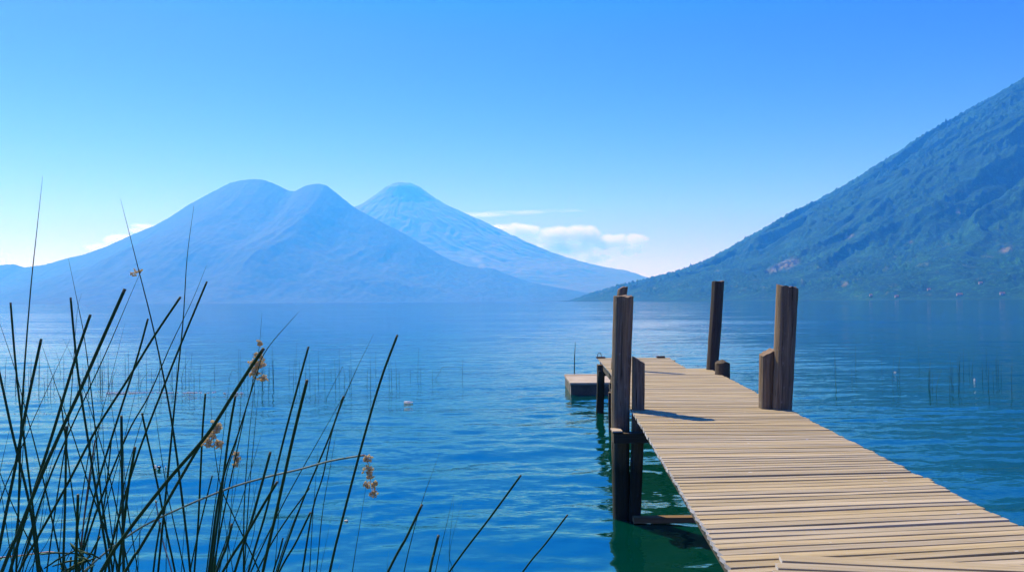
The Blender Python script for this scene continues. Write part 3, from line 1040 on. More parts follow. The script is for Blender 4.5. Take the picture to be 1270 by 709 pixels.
# top first: list of (x, y) in the photograph, thickness in pixels, p = pointed tip / c = blunt cut tip
REEDS = [
    ([(53, 218), (45, 292), (37, 370), (27, 510), (22, 660), (20, 709)], 3.2, 'p'),
    ([(13, 375), (19, 449), (26, 514), (37, 600), (50, 709)], 3.4, 'c'),
    ([(-8, 380), (0, 402), (18, 456), (30, 502), (51, 583), (74, 690)], 2.6, 'p'),
    ([(-12, 420), (0, 466), (15.6, 538), (37, 628), (47, 709)], 4, 'c'),
    ([(51, 420), (32, 509), (18, 583), (0, 674)], 5.2, 'c'),
    ([(51.5, 426), (65, 466), (90, 538), (110, 600), (130, 655), (148, 709)], 3.2, 'p'),
    ([(87, 421), (65, 468), (35, 535), (14, 585), (0, 621)], 2.6, 'p'),
    ([(78, 420), (92, 449), (117, 523), (138, 600), (160, 709)], 2.2, 'p'),
    ([(87.5, 369), (92, 418), (98, 473), (108, 538), (118, 602), (136, 709)], 4.0, 'c'),
    ([(84.5, 319), (96.3, 376), (105.5, 425), (117.5, 526), (126, 620), (140, 709)], 2.6, 'p'),
    ([(101, 364), (95, 394), (86, 514), (69, 628), (58, 709)], 2.2, 'p'),
    ([(112, 390), (92, 449), (65, 538), (36, 628), (13, 706)], 5.0, 'c'),
    ([(155, 358), (129.5, 415), (101, 480), (74, 538), (48, 597), (21, 664), (2, 709)], 6.0, 'c'),
    ([(176, 333), (160, 370), (129, 442), (86, 535), (56, 607), (24, 709)], 3.0, 'p'),
    ([(149.5, 247), (171.5, 333), (192, 415.5), (213.5, 526), (230, 652), (236, 709)], 3.2, 'p'),
    ([(240.5, 255), (232, 320), (227, 398), (218, 487.5), (208, 590), (196, 709)], 3.2, 'p'),
    ([(256, 329.5), (238.7, 372), (212, 427.5), (184.7, 490), (158, 538), (120, 633), (96, 709)], 3.2, 'p'),
    ([(256.7, 349), (247, 372), (223, 430), (182, 533), (158, 604), (130, 709)], 3.6, 'c'),
    ([(224, 368), (192, 415.5), (158, 471), (120, 531), (83.5, 600), (45, 669), (23, 709)], 4.2, 'c'),
    ([(183.5, 395), (169, 447), (140, 538), (120, 604), (100, 690)], 3.6, 'c'),
    ([(155, 400), (135.6, 478), (123.6, 526), (105, 640), (96, 709)], 2.0, 'p'),
    ([(132, 444), (135.6, 483), (143, 535), (159, 635), (171, 709)], 2.0, 'p'),
    ([(150.5, 515), (151, 560), (152, 623), (153.4, 709)], 4.6, 'c'),
    ([(167.7, 554), (159, 604), (152, 665), (147, 709)], 4.6, 'c'),
    ([(327, 432), (310, 457), (288, 491), (256, 540), (206, 598), (156, 662), (125, 709)], 6.2, 'c'),
    ([(371, 386), (331, 433), (317, 468), (296, 536), (273, 607), (259, 709)], 4.6, 'p'),
    ([(265, 531), (250, 549), (222.6, 595), (201, 633), (172.5, 681), (155, 709)], 5.4, 'c'),
    ([(325, 388), (320.5, 438), (312, 480), (300, 530)], 2.8, 'p'),
    ([(382.7, 429.5), (370, 476), (353, 540), (330.7, 631), (308, 709)], 3.6, 'c'),
    ([(381, 471), (364, 540), (342.6, 635.5), (326, 709)], 5.0, 'c'),
    ([(292, 490.6), (284, 538), (272, 630), (262, 709)], 4.4, 'c'),
    ([(300, 475), (295, 540), (279, 597), (266, 709)], 3.4, 'p'),
    ([(316, 479), (309, 540), (303, 626), (302, 709)], 3.0, 'p'),
    ([(322, 472), (315.3, 540), (308, 623), (303, 709)], 2.5, 'p'),
    ([(254.7, 488), (251, 538), (246, 645), (241, 709)], 3.2, 'c'),
    ([(261.4, 472.5), (262.6, 518), (272, 595), (290, 640), (322, 709)], 2.6, 'p'),
    ([(285, 469), (277, 538), (270, 600), (262, 660)], 2.2, 'p'),
    ([(335.5, 560), (323.5, 604), (310.5, 650), (291, 709)], 4.6, 'c'),
    ([(344, 597), (328, 623.5), (304.5, 664), (276, 709)], 4.6, 'c'),
    ([(339, 559), (345, 588), (346, 628), (342.6, 683), (340, 709)], 2.0, 'p'),
    ([(463.5, 414), (437, 469), (413, 531.5), (401, 588), (388, 631), (375, 709)], 3.2, 'p'),
    ([(440, 466), (397, 542), (370, 590), (347, 633), (311, 709)], 2.6, 'p'),
    ([(426, 491), (409, 540), (384, 600), (370, 635), (344, 709)], 3.2, 'c'),
    ([(418, 531), (408, 588), (400, 635), (392.6, 709)], 2.6, 'p'),
    ([(395, 551), (391.5, 595), (388, 640), (384, 709)], 2.2, 'p'),
    ([(493, 415), (473, 469), (452, 540), (422.5, 652), (409, 709)], 4.2, 'c'),
    ([(456, 590), (446, 652), (437, 709)], 2.6, 'p'),
    ([(452, 564), (411, 571), (370, 582), (328, 592), (276, 608), (199, 641), (156, 666), (103, 709)], 3.2, 'c'),
    ([(523.6, 625), (504, 666), (481, 709)], 4.6, 'c'),
    ([(545.5, 560), (523, 623), (511, 666), (501, 709)], 2.6, 'p'),
    ([(544, 663), (538, 687), (533, 709)], 4.6, 'c'),
    ([(563, 611.5), (550, 666), (540, 709)], 2.6, 'p'),
    ([(563, 620), (557, 684), (562, 709)], 1.7, 'p'),
    ([(574.6, 617), (560, 671), (556, 709)], 1.4, 'p'),
    ([(646, 589), (608.7, 640), (557, 709)], 3.2, 'c'),
    ([(704, 637.7), (677, 673), (648, 709)], 3.0, 'c'),
    ([(482, 683), (480, 709)], 1.6, 'p'),
    ([(411.8, 635.5), (404, 675), (397, 709)], 1.6, 'p'),
    ([(422.5, 697), (419, 709)], 1.6, 'p'),
    ([(96.7, 613), (95.5, 652), (94, 709)], 4.6, 'c'),
    ([(124, 665), (112, 687), (98, 709)], 3.2, 'c'),
    ([(82, 528), (81, 612), (78, 709)], 4.0, 'c'),
    ([(204.7, 580), (206, 640), (206, 709)], 2.2, 'p'),
    ([(207, 600), (182, 645), (156, 688), (146, 709)], 3.2, 'p'),
    ([(234.5, 614), (230, 640), (225, 709)], 2.2, 'p'),
    ([(177, 612), (175, 645), (171, 709)], 1.7, 'p'),
    ([(199, 647), (194, 678), (190, 709)], 3.2, 'c'),
    ([(176, 512), (182, 540), (196, 604), (208, 666), (217, 709)], 3.4, 'c'),
    ([(265, 691), (266, 709)], 4.2, 'c'),
    ([(288, 648.5), (280, 680), (268.6, 709)], 4.6, 'c'),
    ([(303, 631), (289, 683), (280, 709)], 3.0, 'p'),
    ([(370, 619), (354.5, 669), (342, 709)], 1.8, 'p'),
    ([(351, 666.5), (345, 690), (339, 709)], 3.2, 'c'),
    ([(386, 597), (364, 647), (342, 709)], 3.0, 'p'),
    ([(385, 635), (366, 674), (346, 709)], 3.6, 'c'),
    ([(273, 609), (280, 655), (289, 709)], 3.0, 'p'),
    ([(293, 575), (290, 585), (286.5, 631), (281, 709)], 3.0, 'p'),
    ([(38, 470), (30, 540), (24, 620), (14, 709)], 2.4, 'p'),
    ([(110, 500), (116, 560), (130, 640), (139, 709)], 2.4, 'p'),
    ([(172, 470), (150, 560), (128, 640), (112, 709)], 2.6, 'p'),
    ([(196, 455), (176, 520), (152, 610), (140, 709)], 2.4, 'p'),
    ([(-6, 560), (6, 640), (16, 709)], 2.6, 'p'),
    ([(60, 560), (52, 640), (40, 709)], 2.6, 'p'),
    ([(300, 560), (286, 640), (272, 709)], 2.4, 'p'),
]
rx = random.Random(404)
for _ in range(26):
    xb = rx.uniform(-10, 330)
    yt = rx.uniform(470, 640)
    ln = rx.gauss(0.22, 0.22) * (709 - yt)
    bend = rx.gauss(0, 5)
    REEDS.append(([(round(xb + ln, 1), round(yt, 1)), (round(xb + ln * 0.55 + bend, 1), round(yt + (709 - yt) * 0.5, 1)), (round(xb, 1), 709)], rx.uniform(1.7, 3.4), rx.choice('ppc')))
DRY = [([(118, 545), (111, 590), (104, 645), (98, 709)], 2.8, 'c', 'reddish brown withered reed among the green ones at lower left', M_reed_dry),
       ([(193, 620), (199, 657), (204, 678), (213, 709)], 2.6, 'c', 'pale straw coloured broken reed at the bottom edge', M_reed_pale)]
HEADS = {25: [(318, 455)], 26: [(262, 541)], 13: [(168, 337)], 47: [(456, 566)], 76: [(293, 568)]}


def reed_depth(w):
    d = 0.0105 if w > 4 else (0.009 if w > 2.9 else (0.0078 if w > 2.1 else 0.006))
    return d, FPX * d / w


def make_reed(path, w, tip, mat, k, parent=None):
    rr = random.Random(900 + k)
    w = w * 0.76
    d, z = reed_depth(w * 1.3)
    d *= 0.77
    z = min(4.2, z) + rr.uniform(-0.15, 0.15)
    lean = rr.uniform(-0.15, 0.15)
    n = len(path)
    pts = [at(px, py, z + lean * (1 - i / max(1, n - 1))) for i, (px, py) in enumerate(path)]
    # carry the stem on down, below the picture, into the water and the bed
    dirv = (pts[-1] - pts[-2]).normalized()
    p = pts[-1].copy()
    g = 0
    while p.z > -0.35 and g < 20:
        dirv = (dirv + Vector((0, 0, -0.13))).normalized()
        p = p + dirv * 0.4
        pts.append(p.copy())
        g += 1
    c = catmull(pts, 7)
    m = len(c)
    ln = [0.0]
    for a, b in zip(c[:-1], c[1:]):
        ln.append(ln[-1] + (b - a).length)
    tot = ln[-1]
    rad, at_ = [], []
    for s in ln:
        r0 = d / 2 * (1 + 0.25 * s / tot)
        if tip == 'p':
            r0 *= min(1.0, 0.10 + 0.9 * (s / min(0.9, tot * 0.55)) ** 0.8)
        else:
            r0 *= 0.93
        rad.append(r0)
        at_.append(1.0 if (s < 0.012 and tip == 'c') else 0.5)
    if tip == 'c':   # a short pale cut end
        c.insert(1, c[0].lerp(c[1], min(0.9, 0.010 / max(1e-4, ln[1]))))
        rad.insert(1, rad[0])
        at_.insert(1, 1.0)
    mb = MB()
    tube(mb, c, rad, 7, at_)
    return mb, c, z


def seed_head(mb, c, n, size, droop, rr):
    for q in range(n):
        t = q / max(1, n - 1)
        o = Vector((rr.gauss(0, size * 0.42), rr.gauss(0, size * 0.3), -droop * t + rr.gauss(0, size * 0.22)))
        tw = Vector((rr.gauss(0, 1), rr.gauss(0, 1), rr.gauss(-0.7, 0.7))).normalized()
        side = tw.cross(Vector((0.3, 0.2, 0.9))).normalized()
        up = tw.cross(side)
        ln_, rd = rr.uniform(0.008, 0.015), rr.uniform(0.0026, 0.0042)
        vs, fs = [], []
        prof = [(-0.5, 0.05), (-0.3, 0.75), (0.0, 1.0), (0.3, 0.7), (0.5, 0.05)]
        for a, b in prof:
            for k in range(5):
                th = 2 * math.pi * k / 5
                vs.append(c + o + tw * a * ln_ + (side * math.cos(th) + up * math.sin(th)) * rd * b)
        for i in range(4):
            for k in range(5):
                fs.append((i * 5 + k, i * 5 + (k + 1) % 5, (i + 1) * 5 + (k + 1) % 5, (i + 1) * 5 + k))
        mb.add(vs, fs, rr.random())
        if q % 3 == 0:
            tube(mb, [c + Vector((0, 0, -droop * t * 0.6)), c + o * 0.6 + Vector((0, 0, 0.004)), c + o], [0.0011, 0.0009, 0.0008], 4, [0.2] * 3)


ORD = ['leftmost', 'second from the left', 'third from the left', 'fourth from the left', 'fifth from the left', 'sixth from the left', 'seventh from the left',
       'eighth from the left', 'ninth from the left', 'tenth from the left', 'eleventh from the left', 'twelfth from the left', 'thirteenth from the left']
SPECIAL = {0: 'tallest reed of all, slender and pointed, its tip far up against the sky',
           47: 'long bleached reed bent over almost flat, with a brown seed head hanging at its tip',
           25: 'leaning green reed with a big tan seed head below its long pointed tip',
           26: 'thick leaning reed ending in a loose tan seed head above the water',
           13: 'slender reed with tiny dark seeds at its tip, against the twin peaked volcano',
           76: 'thin reed topped by a narrow tan seed head low among the thick stems'}


def describe():
    """Every reed's own wording: thickness, tip and lean, then its place among the ones that look the same."""
    cls = {}
    for i, (path, w, tip) in enumerate(REEDS):
        if i in SPECIAL:
            continue
        (x0, y0), (x1, y1) = path[0], path[-1]
        sl = (x0 - x1) / (y1 - y0)
        lean = 'leaning right' if sl > 0.2 else ('leaning left' if sl < -0.12 else 'upright')
        th = 'thick' if w >= 4 else ('slim' if w >= 2.5 else 'hair-thin')
        tp = 'blunt-topped' if tip == 'c' else 'pointed'
        zone = ('tip above the far shore' if y0 < 376 else 'tip over the lake' if y0 < 500
                else 'ending low down' if y0 < 605 else 'barely in view')
        cls.setdefault((th, tp, lean, zone), []).append((x0, i))
    out = dict(SPECIAL)
    for (th, tp, lean, zone), li in cls.items():
        li.sort()
        for n_, (x, i) in enumerate(li):
            s = f'{th} {tp} reed {lean}, {zone}'
            if len(li) > 1:
                s += ', ' + (ORD[n_] if n_ < len(li) - 1 or n_ < 2 else 'rightmost') 
            out[i] = s
    return out


LAB = describe()
for i, (path, w, tip) in enumerate(REEDS):
    mat = M_reed_half if i == 47 else (M_reed if tip == 'c' else M_reed_pt)
    mb, c, z = make_reed(path, w, tip, mat, i)
    if i in HEADS:
        root = empty('reed', (c[-1].x, c[-1].y, 0))
        st = mb.build('stem', mat, None, True)
        st.parent = root
        st.matrix_parent_inverse = Matrix.Translation(-root.location)
        hb = MB()
        rr = random.Random(i)
        hp = at(*HEADS[i][0], z)
        if i == 25:
            for (px, py, n_, s_) in ((322, 423, 16, 0.012), (319, 449, 55, 0.022), (321, 439, 26, 0.016), (316, 459, 34, 0.018), (327, 466, 18, 0.014)):
                seed_head(hb, at(px, py, z), n_, s_, 0.012, rr)
        elif i == 26:
            for (px, py, n_, s_) in ((268, 527, 40, 0.016), (263, 536, 36, 0.016), (258, 546, 26, 0.013), (270, 548, 18, 0.014)):
                seed_head(hb, at(px, py, z), n_, s_, 0.012, rr)
        elif i == 47:
            for (px, py, n_, s_) in ((456, 566, 40, 0.016), (457, 579, 36, 0.016), (459, 587, 22, 0.016), (455, 599, 22, 0.014), (464, 598, 26, 0.014), (463, 609, 26, 0.016)):
                seed_head(hb, at(px, py, z), n_, s_, 0.014, rr)
            tube(hb, [at(452, 564, z), at(457, 575, z), at(459, 590, z), at(462, 610, z)], [0.0016] * 4, 5, [0.2] * 4)
        elif i == 13:
            for (px, py, n_, s_) in ((172, 335, 9, 0.014), (165, 338, 7, 0.016), (167, 334, 5, 0.014)):
                seed_head(hb, at(px, py, z), n_, s_, 0.01, rr)
        else:
            for (px, py, n_, s_) in ((293, 561, 26, 0.011), (294, 567, 30, 0.014), (292, 574, 24, 0.012)):
                seed_head(hb, at(px, py, z), n_, s_, 0.012, rr)
        ho = hb.build('seed_head', M_seed, None, False)
        ho.parent = root
        ho.matrix_parent_inverse = Matrix.Translation(-root.location)
        o = root
    else:
        o = mb.build('reed', mat, None, True, (c[-1].x, c[-1].y, 0))
    tag(o, LAB[i], 'reed', 'reeds at the near edge of the lake')
for k, (path, w, tip, lab, mat) in enumerate(DRY):
    mb, c, z = make_reed(path, w, tip, mat, 200 + k)
    o = mb.build('reed', mat, None, True, (c[-1].x, c[-1].y, 0))
    tag(o, lab, 'reed', 'reeds at the near edge of the lake')
# dead stubble tangled at the bottom left
mb = MB()
rr = random.Random(77)
for k in range(16):
    a = at(rr.uniform(72, 112), rr.uniform(684, 712), 2.35 + rr.uniform(-0.1, 0.1))
    d_ = Vector((rr.uniform(-1, 1), rr.uniform(-0.6, 0.6), rr.uniform(-0.5, 0.6))).normalized() * rr.uniform(0.015, 0.055)
    tube(mb, [a - d_, a + d_ * 0.2 + Vector((0, 0, 0.004)), a + d_], [0.002, 0.003, 0.002], 5, [0.5] * 3)
for px in (80, 88, 99, 104):
    tube(mb, [at(px, 690, 2.35), at(px - 2, 720, 2.35), at(px - 6, 1380, 2.35)], [0.003, 0.003, 0.004], 5, [0.5] * 3)
o = mb.build('reed_stubble', M_reed, None, True)
tag(o, 'dark tangle of broken dead reed stubble at the lower left', 'reed stubble')

# thin reeds standing out in the open lake
rr = random.Random(31)
far = []
for k in range(92):
    x = rr.choice([rr.uniform(0, 130), rr.uniform(120, 330), rr.uniform(300, 470)])
    far.append((x, rr.uniform(462, 492), rr.uniform(0.25, 1.15), 0))
for x, yb, h in ((483, 478, .9), (486, 479, .75), (492, 476, .7), (495, 477, .4), (509, 470, .3), (518, 471, 1.0), (522, 476, .5), (536, 474, .4), (573, 468, .65), (712, 462, 1.05)):
    far.append((x, yb, h, 0))
for k in range(34):
    far.append((rr.uniform(1035, 1262), rr.uniform(455, 492), rr.uniform(0.3, 1.0), 1))
for k, (px, py, h, side) in enumerate(far):
    d_ = ray(px, py)
    Yb = HW / -d_[2]
    X0 = d_[0] * Yb
    t = Vector((rr.gauss(0, 0.03), rr.gauss(0, 0.03), 0)) * h
    if k % 11 == 3:
        t = Vector((rr.uniform(-0.35, 0.35), 0, 0))
    mb = MB()
    r0 = 0.02 if px == 712 else (0.0065 if side == 0 else 0.0055)
    tube(mb, [(X0, Yb, -0.3), (X0 + t.x * 0.4, Yb, h * 0.5), (X0 + t.x, Yb + t.y, h)], [r0, r0 * 0.8, r0 * 0.35], 5, [0.5] * 3)
    o = mb.build('lake_reed', M_reed_far, None, True, (X0, Yb, 0))
    if px == 712:
        tag(o, 'lone dark reed stalk in the lake just behind the concrete float', 'reed')
    elif side:
        tag(o, 'thin dark reed standing in the open lake to the right of the jetty', 'reed', 'scattered reeds in the lake right of the jetty')
    else:
        tag(o, 'thin faint reed standing in the open lake beyond the near reeds', 'reed', 'scattered reeds in the lake left of the jetty')
# a snapped reed with its top folded down to the water
for (p0, p1, p2, lab) in (((539, 470), (549, 455), (572, 455), 'snapped lake reed with its top folded level over the water, behind the white bottle'),
                          ((403, 495), (425, 454), (430, 474), 'bent reed in the lake leaning right, its tip folded down'),
                          ((283, 470), (288, 458), (296, 462), 'small arched reed in the lake behind the leaning thick reeds')):
    d_ = ray(*p0)
    Yb = HW / -d_[2]
    mb = MB()
    a = Vector((d_[0] * Yb, Yb, -0.05))
    tube(mb, [a, at(*p1, Yb), at(*p2, Yb)], [0.0065, 0.006, 0.003], 5, [0.5] * 3)
    o = mb.build('lake_reed', M_reed_far, None, True, (a.x, a.y, 0))
    tag(o, lab, 'reed')

# ------------------------------------------------------------------ small things floating on the lake
def on_water(px, py):
    d_ = ray(px, py)
    Yb = HW / -d_[2]
    return Vector((d_[0] * Yb, Yb, 0))


def lathe(mb, prof, axis, org, sides=10, attr_=0.5):
    axis = Vector(axis).normalized()
    s = axis.cross(Vector((0.1, 0.2, 1))).normalized()
    u = axis.cross(s)
    vs, fs = [], []
    for a, r in prof:
        for k in range(sides):
            th = 2 * math.pi * k / sides
            vs.append(Vector(org) + axis * a + (s * math.cos(th) + u * math.sin(th)) * r)
    for i in range(len(prof) - 1):
        for k in range(sides):
            fs.append((i * sides + k, i * sides + (k + 1) % sides, (i + 1) * sides + (k + 1) % sides, (i + 1) * sides + k))
    mb.add(vs, fs, attr_)


M_white = plain('white_plastic', (0.92, 0.92, 0.92), 0.25, 5, 0.05, 0.5)
hw_ = M_white.node_tree
tw_ = N(hw_, 'ShaderNodeBsdfTranslucent', inp={'Color': (0.92, 0.92, 0.92, 1)})
mw_ = N(hw_, 'ShaderNodeMixShader', inp={'Fac': 0.5})
L(hw_, hw_.nodes['Principled BSDF'].outputs[0], mw_.inputs[1])
L(hw_, tw_.outputs[0], mw_.inputs[2])
L(hw_, mw_.outputs[0], hw_.nodes['Material Output'].inputs[0])
M_black = plain('dark_plastic', (0.03, 0.03, 0.03), 0.4, 5, 0.2, 0.5)
p = on_water(506, 499.5)
mb = MB()
lathe(mb, [(-0.10, 0.005), (-0.095, 0.03), (0.03, 0.031), (0.07, 0.016), (0.10, 0.012)], (1, 0.12, 0.02), p + Vector((0, 0, 0.016)))
o = empty('floating_bottle', p)
tag(o, 'white plastic bottle floating on the open lake between the reeds and jetty', 'bottle')
b0 = mb.build('bottle_body', M_white, None, True)
b0.parent = o
b0.matrix_parent_inverse = Matrix.Translation(-p)
mb = MB()
lathe(mb, [(0.098, 0.004), (0.099, 0.014), (0.12, 0.014), (0.121, 0.002)], (1, 0.12, 0.02), p + Vector((0, 0, 0.016)))
b1 = mb.build('cap', M_white, None, True)
b1.parent = o
b1.matrix_parent_inverse = Matrix.Translation(-p)


def scrap(px, py, L_, H_, mat, lab, seed, cat='litter'):
    p_ = on_water(px, py)
    r_ = random.Random(seed)
    mb_ = MB()
    vs, fs, n_ = [], [], 9
    for j in range(5):
        for k_ in range(n_):
            th = 2 * math.pi * k_ / n_
            q = math.sin(math.pi * (j + 0.35) / 5.0)
            vs.append((p_.x + L_ / 2 * q * math.cos(th) * r_.uniform(.7, 1.2), p_.y + L_ / 3 * q * math.sin(th) * r_.uniform(.7, 1.2), -0.01 + (H_ + 0.01) * j / 4 * r_.uniform(.8, 1.1)))
    for j in range(4):
        for k_ in range(n_):
            fs.append((j * n_ + k_, j * n_ + (k_ + 1) % n_, (j + 1) * n_ + (k_ + 1) % n_, (j + 1) * n_ + k_))
    fs.append(tuple(4 * n_ + k_ for k_ in range(n_)))
    mb_.add(vs, fs, 0.5)
    ob = mb_.build('floating_scrap', mat, None, True, p_)
    tag(ob, lab, cat)


scrap(429.5, 646, 0.05, 0.016, plain('pale_leaf', (0.6, 0.55, 0.45)), 'small pale scrap floating close to the near reeds', 1)
scrap(192.5, 580, 0.055, 0.04, M_white, 'small white scrap floating behind the reeds beside the dark one', 2)
scrap(197.5, 580, 0.06, 0.03, M_black, 'small dark scrap floating behind the reeds between white ones', 3)
scrap(205.5, 579, 0.022, 0.02, M_white, 'tiny white speck floating right of the dark scrap', 4)
scrap(1110, 462, 0.09, 0.04, M_white, 'white scrap floating on the lake right of the thick jetty post', 5)
scrap(1208.5, 473, 0.05, 0.09, M_white, 'upright white scrap floating among the reeds at far right', 6)
# thin floating line of foam-white floats among the lake reeds
mb = MB()
rr = random.Random(8)
x = 133.0
line = []
while x < 305:
    q = on_water(x, 487.3 + rr.gauss(0, 0.25))
    if rr.random() < (0.85 if x < 245 else 0.4):
        lathe(mb, [(-0.035, 0.006), (-0.02, 0.024), (0.02, 0.026), (0.035, 0.006)], (1, 0.1, 0), q + Vector((0, 0, 0.008)), 6)
    line.append(q + Vector((0, 0, 0.004)))
    x += rr.uniform(1.6, 3.4)
tube(mb, line, [0.004] * len(line), 5, [0.5] * len(line))
o = mb.build('float_line', M_white, None, False, line[0])
tag(o, 'thin white line of little floats lying on the lake behind the reeds', 'float line')
mb = MB()
pts = [on_water(px, py) + Vector((0, 0, 0.006)) for px, py in ((-30, 695), (0, 692), (30, 689), (48, 686.5), (62, 685), (70, 686))]
tube(mb, catmull(pts, 5), [0.010] * (5 * 5 + 1), 5, [0.5] * 26)
o = mb.build('floating_cane', plain('reddish_cane', (0.35, 0.16, 0.12), 0.6, 12, 0.5), None, True, pts[0])
tag(o, 'thin reddish cane floating at the lower left behind the reed stems', 'cane')

# ------------------------------------------------------------------ houses along the far shores
M_wall = plain('white_wall', (0.35, 0.33, 0.3), 0.8, 0.2, 0.1)
M_roof = plain('red_tin_roof', (0.33, 0.14, 0.09), 0.7, 0.2, 0.2)
M_pane = plain('dark_window', (0.03, 0.035, 0.04), 0.2, 1, 0.1, 0.5)


def terrain_hit(px, py):
    d_ = Vector(ray(px, py))
    dg = bpy.context.evaluated_depsgraph_get()
    o0 = Vector((0, 0, HW)) + d_ * 600
    hit = right_slope.ray_cast(o0, d_.normalized())
    return hit[1] if hit[0] else None


bpy.context.view_layer.update()
HOUSES = [(1190, 366.2, 15, 'long low white house by the water at the foot of the right slope'),
          (1216, 352, 9, 'small pale house above the shore on the right slope, higher than the rest'),
          (1243, 365, 12, 'white house at the water below the bare field, farthest right on the shore'),
          (1112, 368.5, 9, 'little white house at the foot of the slope, right of the thick jetty post'),
          (1080, 367, 7, 'tiny pale house low on the right slope nearest the thick jetty post'),
          (1152, 360, 8, 'small house amid the trees low on the right slope')]
for (px, py, w_, lab) in HOUSES:
    h_ = terrain_hit(px, py)
    if h_ is None:
        continue
    root = empty('house', (h_.x, h_.y, h_.z - 1))
    tag(root, lab, 'house', 'houses at the foot of the right slope')
    mb = MB()
    box(mb, -w_ / 2, w_ / 2, -3, 3, 0, 5, 0.5)
    mb.build('wall', M_wall, root)
    mb = MB()
    hexa(mb, [(-w_ / 2 - .5, -3.6, 5.01), (w_ / 2 + .5, -3.6, 5.01), (w_ / 2 + .5, 3.6, 5.01), (-w_ / 2 - .5, 3.6, 5.01),
              (-w_ / 2 - .5, -0.3, 7), (w_ / 2 + .5, -0.3, 7), (w_ / 2 + .5, 0.3, 7), (-w_ / 2 - .5, 0.3, 7)], 0.5)
    mb.build('roof', M_roof, root)
    for q in (-0.25, 0.2):
        mb = MB()
        box(mb, w_ * q - .6, w_ * q + .6, -3.06, -2.9, 2, 3.6, 0.5)
        mb.build('window', M_pane, root)
#CLOUDS

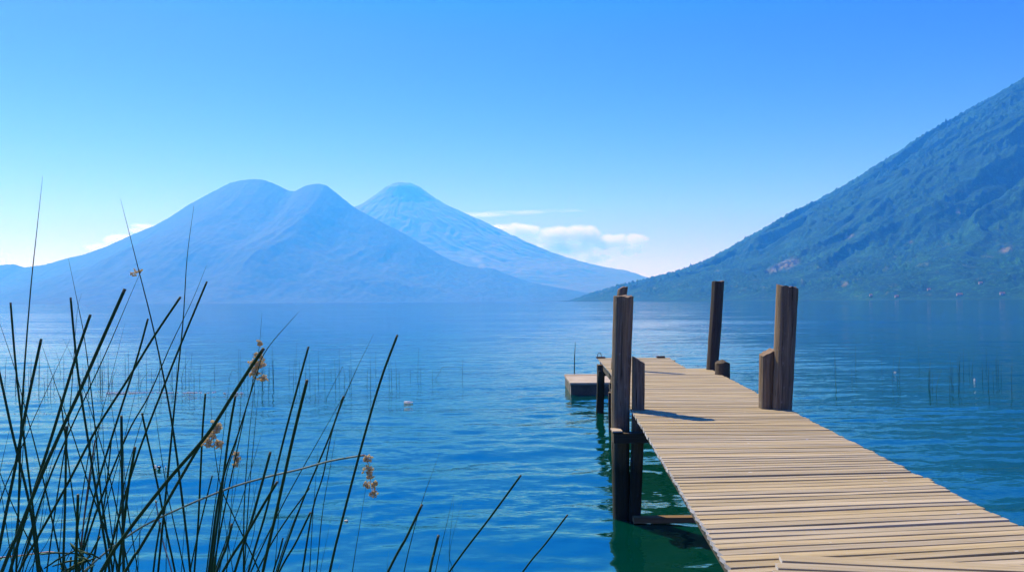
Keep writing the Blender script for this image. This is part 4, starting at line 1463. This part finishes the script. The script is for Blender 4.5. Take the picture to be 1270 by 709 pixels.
# ------------------------------------------------------------------ clouds, far behind the volcanoes and outside the haze
def cloud(name, label, Y, puffs, dens, depth, nscale, stretch=(1, 1, 1), cut=0.5, sharp=3.0, cat='cloud'):
    """One volume cloud: puffs are (px, py, half width px, half height px, weight) on the photograph's skyline, at Y metres."""
    m = bpy.data.materials.new(name + '_vapour')
    m.use_nodes = True
    nt = m.node_tree
    for n_ in list(nt.nodes):
        if n_.type != 'OUTPUT_MATERIAL':
            nt.nodes.remove(n_)
    out = nt.nodes[0]
    v = N(nt, 'ShaderNodeVolumePrincipled')
    v.inputs['Color'].default_value = (1, 1, 1, 1)
    v.inputs['Absorption Color'].default_value = (1, 1, 1, 1)
    v.inputs['Anisotropy'].default_value = 0.35
    L(nt, v.outputs[0], out.inputs['Volume'])
    tc = N(nt, 'ShaderNodeTexCoord').outputs['Object']
    wn = noise(nt, mapping(nt, tc, tuple(s * 0.5 / nscale for s in stretch), (3, 1, 2)), 1.0, 4, 0.6)
    ws = N(nt, 'ShaderNodeVectorMath', operation='SUBTRACT')
    L(nt, wn.outputs['Color'], ws.inputs[0])
    ws.inputs[1].default_value = (0.5, 0.5, 0.5)
    wk = N(nt, 'ShaderNodeVectorMath', operation='MULTIPLY_ADD')
    L(nt, ws.outputs[0], wk.inputs[0])
    wk.inputs[1].default_value = (nscale * 1.2, nscale * 0.6, nscale * 0.8)
    L(nt, tc, wk.inputs[2])
    field = None
    P = [(at(px, py, Y), hw / FPX * Y, hh / FPX * Y, w) for px, py, hw, hh, w in puffs]
    lo = Vector((min(p.x - a * 1.5 for p, a, b, w in P), Y - depth * 1.6, min(p.z - b * 1.6 for p, a, b, w in P)))
    hi = Vector((max(p.x + a * 1.5 for p, a, b, w in P), Y + depth * 1.6, max(p.z + b * 1.6 for p, a, b, w in P)))
    org = (lo + hi) / 2
    for p, a, b, w in P:
        q = p - org
        mp = N(nt, 'ShaderNodeVectorMath', operation='SUBTRACT')
        L(nt, wk.outputs[0], mp.inputs[0])
        mp.inputs[1].default_value = q
        md = N(nt, 'ShaderNodeVectorMath', operation='MULTIPLY')
        L(nt, mp.outputs[0], md.inputs[0])
        md.inputs[1].default_value = (1 / a, 1 / depth, 1 / b)
        ln = N(nt, 'ShaderNodeVectorMath', operation='LENGTH')
        L(nt, md.outputs[0], ln.inputs[0])
        g = math_(nt, 'MULTIPLY', math_(nt, 'SUBTRACT', 1.0, ln.outputs['Value'], clamp=True), w)
        field = g if field is None else math_(nt, 'MAXIMUM', field, g)
    d = noise(nt, mapping(nt, tc, tuple(s / nscale for s in stretch)), 1.0, 6, 0.62, 0.3).outputs[0]
    f = math_(nt, 'MULTIPLY', math_(nt, 'MULTIPLY_ADD', math_(nt, 'ADD', field, math_(nt, 'MULTIPLY_ADD', d, 0.9, -0.45)), sharp, -cut * sharp * 0.5, clamp=True), dens)
    f = math_(nt, 'MULTIPLY', f, math_(nt, 'GREATER_THAN', field, 0.001))
    L(nt, f, v.inputs['Density'])
    m.cycles.volume_step_rate = 0.12
    mb_ = MB()
    h = (hi - lo) / 2
    box(mb_, -h.x, h.x, -h.y, h.y, -h.z, h.z)
    o = mb_.build(name, m)
    o.location = org
    tag(o, label, cat)
    return o


cloud('cumulus_cloud', 'white cumulus bank low in the sky behind the pale cone volcano', 26000,
      [(612, 288, 34, 12, 1.0), (650, 288, 34, 12, 1.0), (690, 292, 36, 14, 1.0), (722, 291, 30, 16, 1.0), (755, 300, 30, 11, 0.95), (790, 298, 18, 9, 0.8),
       (700, 308, 60, 14, 0.55), (740, 318, 50, 12, 0.45), (785, 312, 22, 10, 0.6)], 0.0046, 620, 700, (1, 1, 1.2), 0.36, 4.2)
cloud('cloud_streak', 'thin flat cloud streak above the cumulus bank', 27000,
      [(600, 266.5, 50, 4.5, 0.7), (650, 265, 60, 3.2, 0.6), (700, 263, 45, 2.5, 0.45)], 0.0012, 800, 900, (0.4, 1, 2.0), 0.3, 2.5)
cloud('cloud_bank', 'small white cloud peeping over the left flank of the twin peaked volcano', 24000,
      [(150, 298, 30, 9, 0.9), (178, 287, 22, 5, 0.8), (185, 281, 30, 3.5, 0.7), (120, 308, 26, 7, 0.7)], 0.003, 600, 600, (0.7, 1, 1.3), 0.3, 3.0)
cloud('smoke_plume', 'faint pale smoke rising from the low ridge in front of the cone volcano', 8800,
      [(598, 329, 8, 6, 1.0), (590, 322, 12, 8, 0.8), (578, 314, 16, 9, 0.6)], 0.002, 70, 90, (1, 1, 1), 0.3, 2.5, 'smoke')
